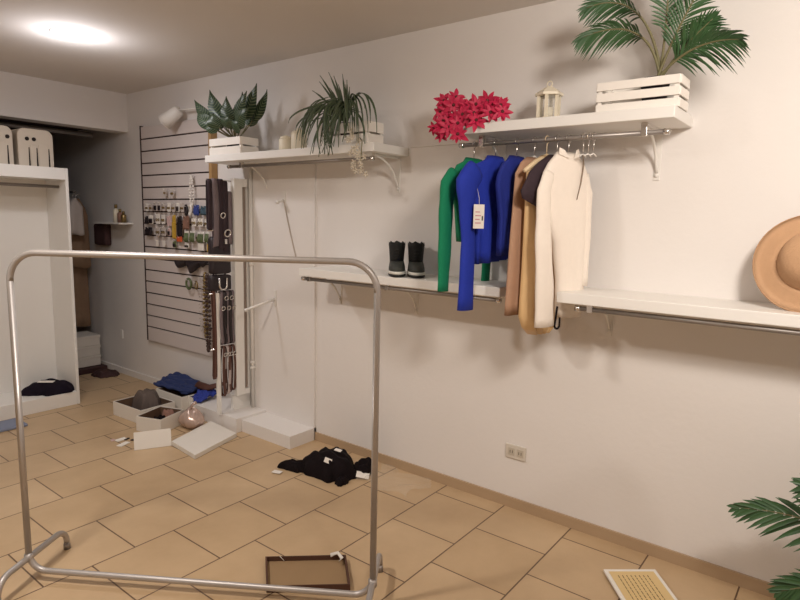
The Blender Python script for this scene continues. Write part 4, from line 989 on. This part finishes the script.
# ------------------------------------------------------------------ floor clutter
def open_box(name, label, M, lx, ly, h, th=0.006, out=CARDW, inn=BROWNIN, cat='box'):
    loc = M.translation.copy(); t = thing(name, label, cat, loc)
    for a, b, nm in (((-lx/2, -ly/2, 0.001), (lx/2, -ly/2+th, h), 'side'), ((-lx/2, ly/2-th, 0.001), (lx/2, ly/2, h), 'side'), ((-lx/2, -ly/2+th, 0.001), (-lx/2+th, ly/2-th, h), 'side'), ((lx/2-th, -ly/2+th, 0.001), (lx/2, ly/2-th, h), 'side')):
        m = MB(); m.box(a, b, M=M); m.build(nm, out, t, bevel=0.001)
    m = MB(); m.box((-lx/2+th, -ly/2+th, 0.001), (lx/2-th, ly/2-th, 0.004), M=M); m.build('bottom', inn, t)
    m = MB()
    g = 0.0006
    m.box((-lx/2+th, -ly/2+th, 0.004), (-lx/2+th+g, ly/2-th, h-0.004), M=M); m.box((lx/2-th-g, -ly/2+th, 0.004), (lx/2-th, ly/2-th, h-0.004), M=M)
    m.box((-lx/2+th, -ly/2+th, 0.004), (lx/2-th, -ly/2+th+g, h-0.004), M=M); m.box((-lx/2+th, ly/2-th-g, 0.004), (lx/2-th, ly/2-th, h-0.004), M=M)
    m.build('lining', inn, t)
    return t
# back box: corners near (2.07,4.27) (2.07,3.95) ...
open_box('shoe_box', 'open white shoe box farther left, brown inside, with a grey cloth in it', TR((2.235, 4.13, 0), 0.05), 0.28, 0.36, 0.105)
heap('grey_cloth', 2.275, 4.15, 0.008, 0.085, 0.14, 0.17, GREYC, 'grey cloth stuffed upright in the farther open shoe box', 'cloth', seed=4, flat=0.92)
open_box('shoe_box', 'open white shoe box nearest the white lids, dark cloth inside', TR((2.175, 3.800, 0), 0.34), 0.245, 0.21, 0.105)
heap('dark_cloth', 2.16, 3.795, 0.006, 0.085, 0.065, 0.075, BLACKC, 'dark cloth lying in the nearer open shoe box', 'cloth', seed=14, rz=0.38)
heap('tissue_paper', 2.235, 3.80, 0.008, 0.045, 0.07, 0.105, mat('pinkish_paper', (150, 112, 98), 0.8, var=0.15), 'crumpled pinkish paper at the right of the nearer shoe box', 'paper', seed=15, rz=0.38)
open_box('shoe_box', 'white shoe box against the wall with blue cloth over it', TR((2.56, 4.12, 0), 0.0), 0.26, 0.36, 0.13)
open_box('shoe_box', 'small white box by the plinth under the bright blue cloth', TR((2.585, 3.90, 0.0), -0.1), 0.20, 0.075, 0.125)
# blue cloths draped
def drape(name, pts, mm, label, th=0.02, seed=0):
    """pts: rows of 3d points -> lumpy cloth"""
    rnd = random.Random(seed); m = MB(); nu, nv = len(pts)-1, len(pts[0])-1
    def fn(a, b):
        x, y = a*nu, b*nv; i, j = min(int(x), nu-1), min(int(y), nv-1); fx, fy = x-i, y-j
        p = (Vector(pts[i][j])*(1-fx)+Vector(pts[i+1][j])*fx)*(1-fy) + (Vector(pts[i][j+1])*(1-fx)+Vector(pts[i+1][j+1])*fx)*fy
        return p + Vector((0.004*math.sin(23*a+9*b+seed), 0.005*math.sin(17*b+5*a), 0.012*math.sin(19*a+7*b+seed)*math.sin(13*b-4*a) + 0.004*math.sin(41*a)))
    m.grid(fn, 28, 20); o = m.build(name, mm, solid=th, subsurf=1); tag(o, label, 'cloth'); return o
drape('blue_cloth', [[(2.69, 4.44, 0.175), (2.69, 4.30, 0.180), (2.69, 4.12, 0.165), (2.69, 3.99, 0.16)], [(2.60, 4.44, 0.165), (2.59, 4.30, 0.17), (2.59, 4.12, 0.155), (2.61, 3.97, 0.15)],
      [(2.52, 4.40, 0.150), (2.52, 4.25, 0.155), (2.52, 4.10, 0.15), (2.53, 3.96, 0.145)], [(2.45, 4.38, 0.145), (2.46, 4.24, 0.148), (2.47, 4.08, 0.146), (2.49, 3.95, 0.143)]], DENIM, 'dark blue cloth draped over the shoe box against the wall', 0.025, 1)
drape('bright_blue_cloth', [[(2.66, 3.93, 0.15), (2.66, 3.87, 0.15), (2.66, 3.80, 0.14)], [(2.56, 3.93, 0.148), (2.55, 3.86, 0.146), (2.56, 3.78, 0.14)], [(2.49, 3.90, 0.12), (2.465, 3.83, 0.11), (2.47, 3.77, 0.11)]], BLUEBAG, 'small bright blue cloth on the box beside the plinth', 0.012, 2)
m = MB(); m.tube([(2.60, 4.0, 0.185), (2.62, 3.88, 0.175), (2.66, 3.78, 0.21), (2.68, 3.74, 0.225)], [0.03, 0.03, 0.025, 0.012], 8, flat=0.4)
tag(m.build('brown_belt', STRAPB), 'brown strap lying across the blue cloths', 'strap')
# white panel in front
M = TR((1.93, 3.475, 0.0), math.atan2(-0.105, 0.2)+0.0, -0.42)
t = thing('box_lid', 'small white box lid propped up in front of the open shoe boxes', 'box lid', (1.93, 3.475, 0))
m = MB(); m.box((-0.112, 0.0, 0.002), (0.112, 0.012, 0.115), M=M); m.build('panel', CARDW, t, bevel=0.002)
m = MB(); m.box((-0.112, 0.012, 0.095), (0.112, 0.035, 0.115), M=M); m.build('flap', CARDW, t, bevel=0.001)
# large lid
t = thing('box_lid', 'large white box lid lying flat on the floor by the plinth', 'box lid', (2.2, 3.34, 0))
LID = [Vector((2.035, 3.432)), Vector((2.430, 3.575)), Vector((2.401, 3.235)), Vector((2.001, 3.117))]
lc = sum(LID, Vector((0, 0)))/4
def lidring(k, z): return [Vector((lc.x+(p.x-lc.x)*k, lc.y+(p.y-lc.y)*k, z)) for p in LID]
m = MB(); m.ring_loft([lidring(1.0, 0.002), lidring(1.0, 0.030)], 0, False, cap0=False); m.build('top', CARDW, t, bevel=0.002)
m = MB(); m.ring_loft([lidring(0.985, 0.004), lidring(0.985, 0.026)], 0, False, cap1=False, cap0=False); m.build('inner_wall', CARDDK, t)
# silver film bag
t = thing('film_bag', 'shiny puffed pinkish film bag behind the large box lid', 'bag', (2.31, 3.60, 0))
m = MB()
def puff(u, v):
    a = 2*PI*u; q = v; r = 0.098*math.sin(PI*min(1, 0.05+0.95*q)**0.8)**0.6
    rr = r*(1+0.05*math.sin(7*a)+0.07*math.sin(4*a+1))
    return Vector((2.31+math.cos(a+0.6)*rr*0.75, 3.63+math.sin(a+0.6)*rr, 0.003+0.145*q+0.010*math.sin(3*a)*q))
m.grid(puff, 40, 14); m.build('body', SILVER, t)
m = MB(); m.tube([(2.31, 3.63, 0.14), (2.315, 3.625, 0.165), (2.33, 3.60, 0.185)], [0.016, 0.008, 0.014], 8); m.build('tied_neck', SILVER, t)
# little scraps left of the propped lid
rnd = random.Random(31)
for k, (x, y, sx, sy, mm, lb) in enumerate([(1.87, 3.77, .035, .022, PAPERW, 'larger white paper scrap on floor left of the box lids'), (1.84, 3.68, .040, .020, PAPERW, 'white paper strip nearest the viewer among the floor scraps'), (1.83, 3.80, .016, .012, PINK, 'tiny pinkish scrap at left of the floor scraps'), (1.92, 3.70, .018, .010, BLKP, 'tiny dark scrap among the floor scraps'), (1.90, 3.75, .020, .008, BLKP, 'thin dark clip beside the larger white scrap'), (1.95, 3.63, .018, .012, GREYCARD, 'small grey scrap next to the propped box lid')]):
    o = MB().box((-sx, -sy, 0.001), (sx, sy, 0.005), M=TR((x, y, 0), rnd.uniform(0, 3))).build('paper_scrap', mm)
    tag(o, lb, 'scrap')

# black garment heap on the floor
t = thing('black_garment', 'crumpled black garment lying on the tiles behind the rack', 'garment', (2.46, 2.34, 0))
heap('cloth', 2.435, 2.375, 0, 0.135, 0.20, 0.115, BLACKC, None, None, rz=-0.3, seed=8, k=4, n=48, flat=0.78, parent=t)
heap('sleeve', 2.31, 2.545, 0, 0.05, 0.10, 0.05, BLACKC, None, None, rz=0.25, seed=10, flat=0.6, parent=t)
heap('sleeve', 2.55, 2.21, 0, 0.075, 0.07, 0.075, BLACKC, None, None, rz=0.9, seed=11, flat=0.6, parent=t)
heap('hem', 2.345, 2.20, 0, 0.04, 0.035, 0.035, BLACKC, None, None, rz=0.4, seed=12, flat=0.6, parent=t)
for (x, y, z, a, sx, sy, rx, ry) in ((2.20, 2.585, 0.006, 0.3, .018, .028, 0, 0), (2.345, 2.31, 0.105, 0.4, .016, .022, 0.5, -0.6), (2.44, 2.32, 0.137, 0.2, .012, .022, 0.1, -0.2), (2.475, 2.155, 0.018, 0.6, .025, .038, 0.2, -0.3)):
    m = MB(); m.box((-sx, -sy, 0), (sx, sy, 0.002), M=TR((x, y, z), a, rx, ry)); m.build('paper_tag', PAPERW, t)
# clear crumpled plastic beside it
def crum(u, v):
    x = 2.42 + 0.26*u + 0.02*math.sin(9*v); y = 2.16 - 0.36*v + 0.03*math.sin(7*u)
    z = 0.006 + 0.012*abs(math.sin(5*u+3*v))*abs(math.sin(6*v-2*u)) + 0.006*abs(math.sin(13*u-9*v))
    return Vector((x, y, z))
m = MB(); m.grid(crum, 40, 40, smooth=False); o = m.build('plastic_bag', PLASTIC)
tag(o, 'crumpled clear plastic bag on the tiles right of the black garment', 'plastic bag')

# cardboard tray
t = thing('cardboard_tray', 'shallow brown cardboard tray on the floor behind the lower rack bar', 'tray', (1.60, 1.70, 0))
TRC = [Vector((1.425, 1.745)), Vector((1.560, 1.915)), Vector((1.795, 1.655)), Vector((1.650, 1.495))]
tc_ = sum(TRC, Vector((0, 0)))/4
def tr(k, z): return [Vector((tc_.x+(p.x-tc_.x)*k, tc_.y+(p.y-tc_.y)*k, z)) for p in TRC]
m = MB(); m.ring_loft([tr(1.0, 0.002), tr(1.0, 0.030), tr(0.955, 0.030), tr(0.955, 0.008)], 0, False, cap1=False); m.build('rim', CARDDK, t, bevel=0.001)
m = MB(); m.ring_loft([tr(0.954, 0.006), tr(0.954, 0.009)], 0, False); m.build('base', CARDBR, t)
m = MB(); m.tube([(1.745, 1.70, 0.033), (1.765, 1.675, 0.045), (1.755, 1.64, 0.036), (1.735, 1.64, 0.034)], [0.010, 0.007, 0.009, 0.004], 7, flat=0.3); m.build('torn_tape', PAPERW, t)
m = MB(); m.tube([(1.60, 1.865, 0.031), (1.61, 1.85, 0.012)], 0.004, 6, flat=0.3); m.build('torn_edge', PAPERW, t)

# framed yellow sheet on the floor
SA = Vector((2.430, 0.735, 0)); SB = Vector((2.575, 0.560, 0)); ax = (SB-SA).normalized(); ay = Vector((ax.y, -ax.x, 0)); ay = ay if ay.x < 0 else -ay
wS = (SB-SA).length
t = thing('framed_sign', 'framed yellow printed sheet lying tilted on the floor near the wall', 'sign', SA[:])
Ms = Matrix((( ax.x, ay.x, 0, SA.x), (ax.y, ay.y, 0, SA.y), (0, 0, 1, 0.024), (0, 0, 0, 1))) @ Matrix.Rotation(-0.03, 4, 'X')
LS = 0.33
m = MB(); m.box((0, 0, -0.010), (wS, LS, 0), M=Ms); m.build('board', PAPERW, t, bevel=0.002)
m = MB(); m.box((0.016, 0.018, 0.0004), (wS-0.016, LS-0.018, 0.0014), M=Ms); sh = m.build('sheet', YPAPER, t)
rnd = random.Random(5)
m = MB()
for k in range(8):
    y = 0.045; ln = rnd.uniform(0.14, 0.20)
    while y < 0.045+ln:
        wd = rnd.uniform(0.008, 0.022); x = 0.045+0.018*k
        m.box((x, y, 0.0014), (x+0.0035, min(y+wd, LS-0.05), 0.0018), M=Ms); y += wd+0.005
m.build('print', INK, sh)
m = MB(); m.lathe((0, 0, 0), [(0.014, 0.0014), (0.014, 0.0019), (0.001, 0.0019)], 16, M=Ms @ Matrix.Translation((wS-0.055, 0.225, 0)))
m.build('emblem', BLKP, sh)
m = MB(); m.box((0.03, 0.03, -0.0225), (wS-0.03, 0.05, -0.010), M=Ms); m.build('back_support', CARDBR, t)

# palm on the floor at right
t = thing('floor_palm', 'green palm plant standing on floor at the lower right edge', 'plant', (2.42, -0.30, 0))
m = MB(); m.lathe((2.42, -0.30, 0), [(0.10, 0), (0.135, 0.22), (0.14, 0.22), (0.14, 0.24), (0.125, 0.24), (0.12, 0.21), (0.001, 0.21)], 24); m.build('pot', mat('terracotta', (150, 96, 70), 0.7), t)
B = Vector((2.42, -0.30, 0.21))
fr((2.40, -0.16, 0.58), (2.40, 0.255, 0.475), 0.15, n=20, seed=31, side=(0.3, 0.4, 0.9), start=0.34, width=0.0155)
fr((2.36, -0.22, 0.66), (2.34, 0.06, 0.64), 0.15, n=24, seed=32, side=(0.3, 0.4, 0.9), start=0.4, width=0.0155)
fr((2.42, -0.12, 0.36), (2.42, 0.10, 0.20), 0.13, n=22, seed=33, side=(0.3, 0.4, 0.9), start=0.4, width=0.0155)
fr((2.30, -0.30, 0.75), (2.20, -0.35, 0.95), 0.18, n=24, seed=34, start=0.35, width=0.0155)
fr((2.48, -0.45, 0.7), (2.52, -0.75, 0.75), 0.18, n=24, seed=35, start=0.35, width=0.0155)
fr((2.25, -0.40, 0.5), (2.05, -0.60, 0.55), 0.17, n=24, seed=36, start=0.35, width=0.0155)
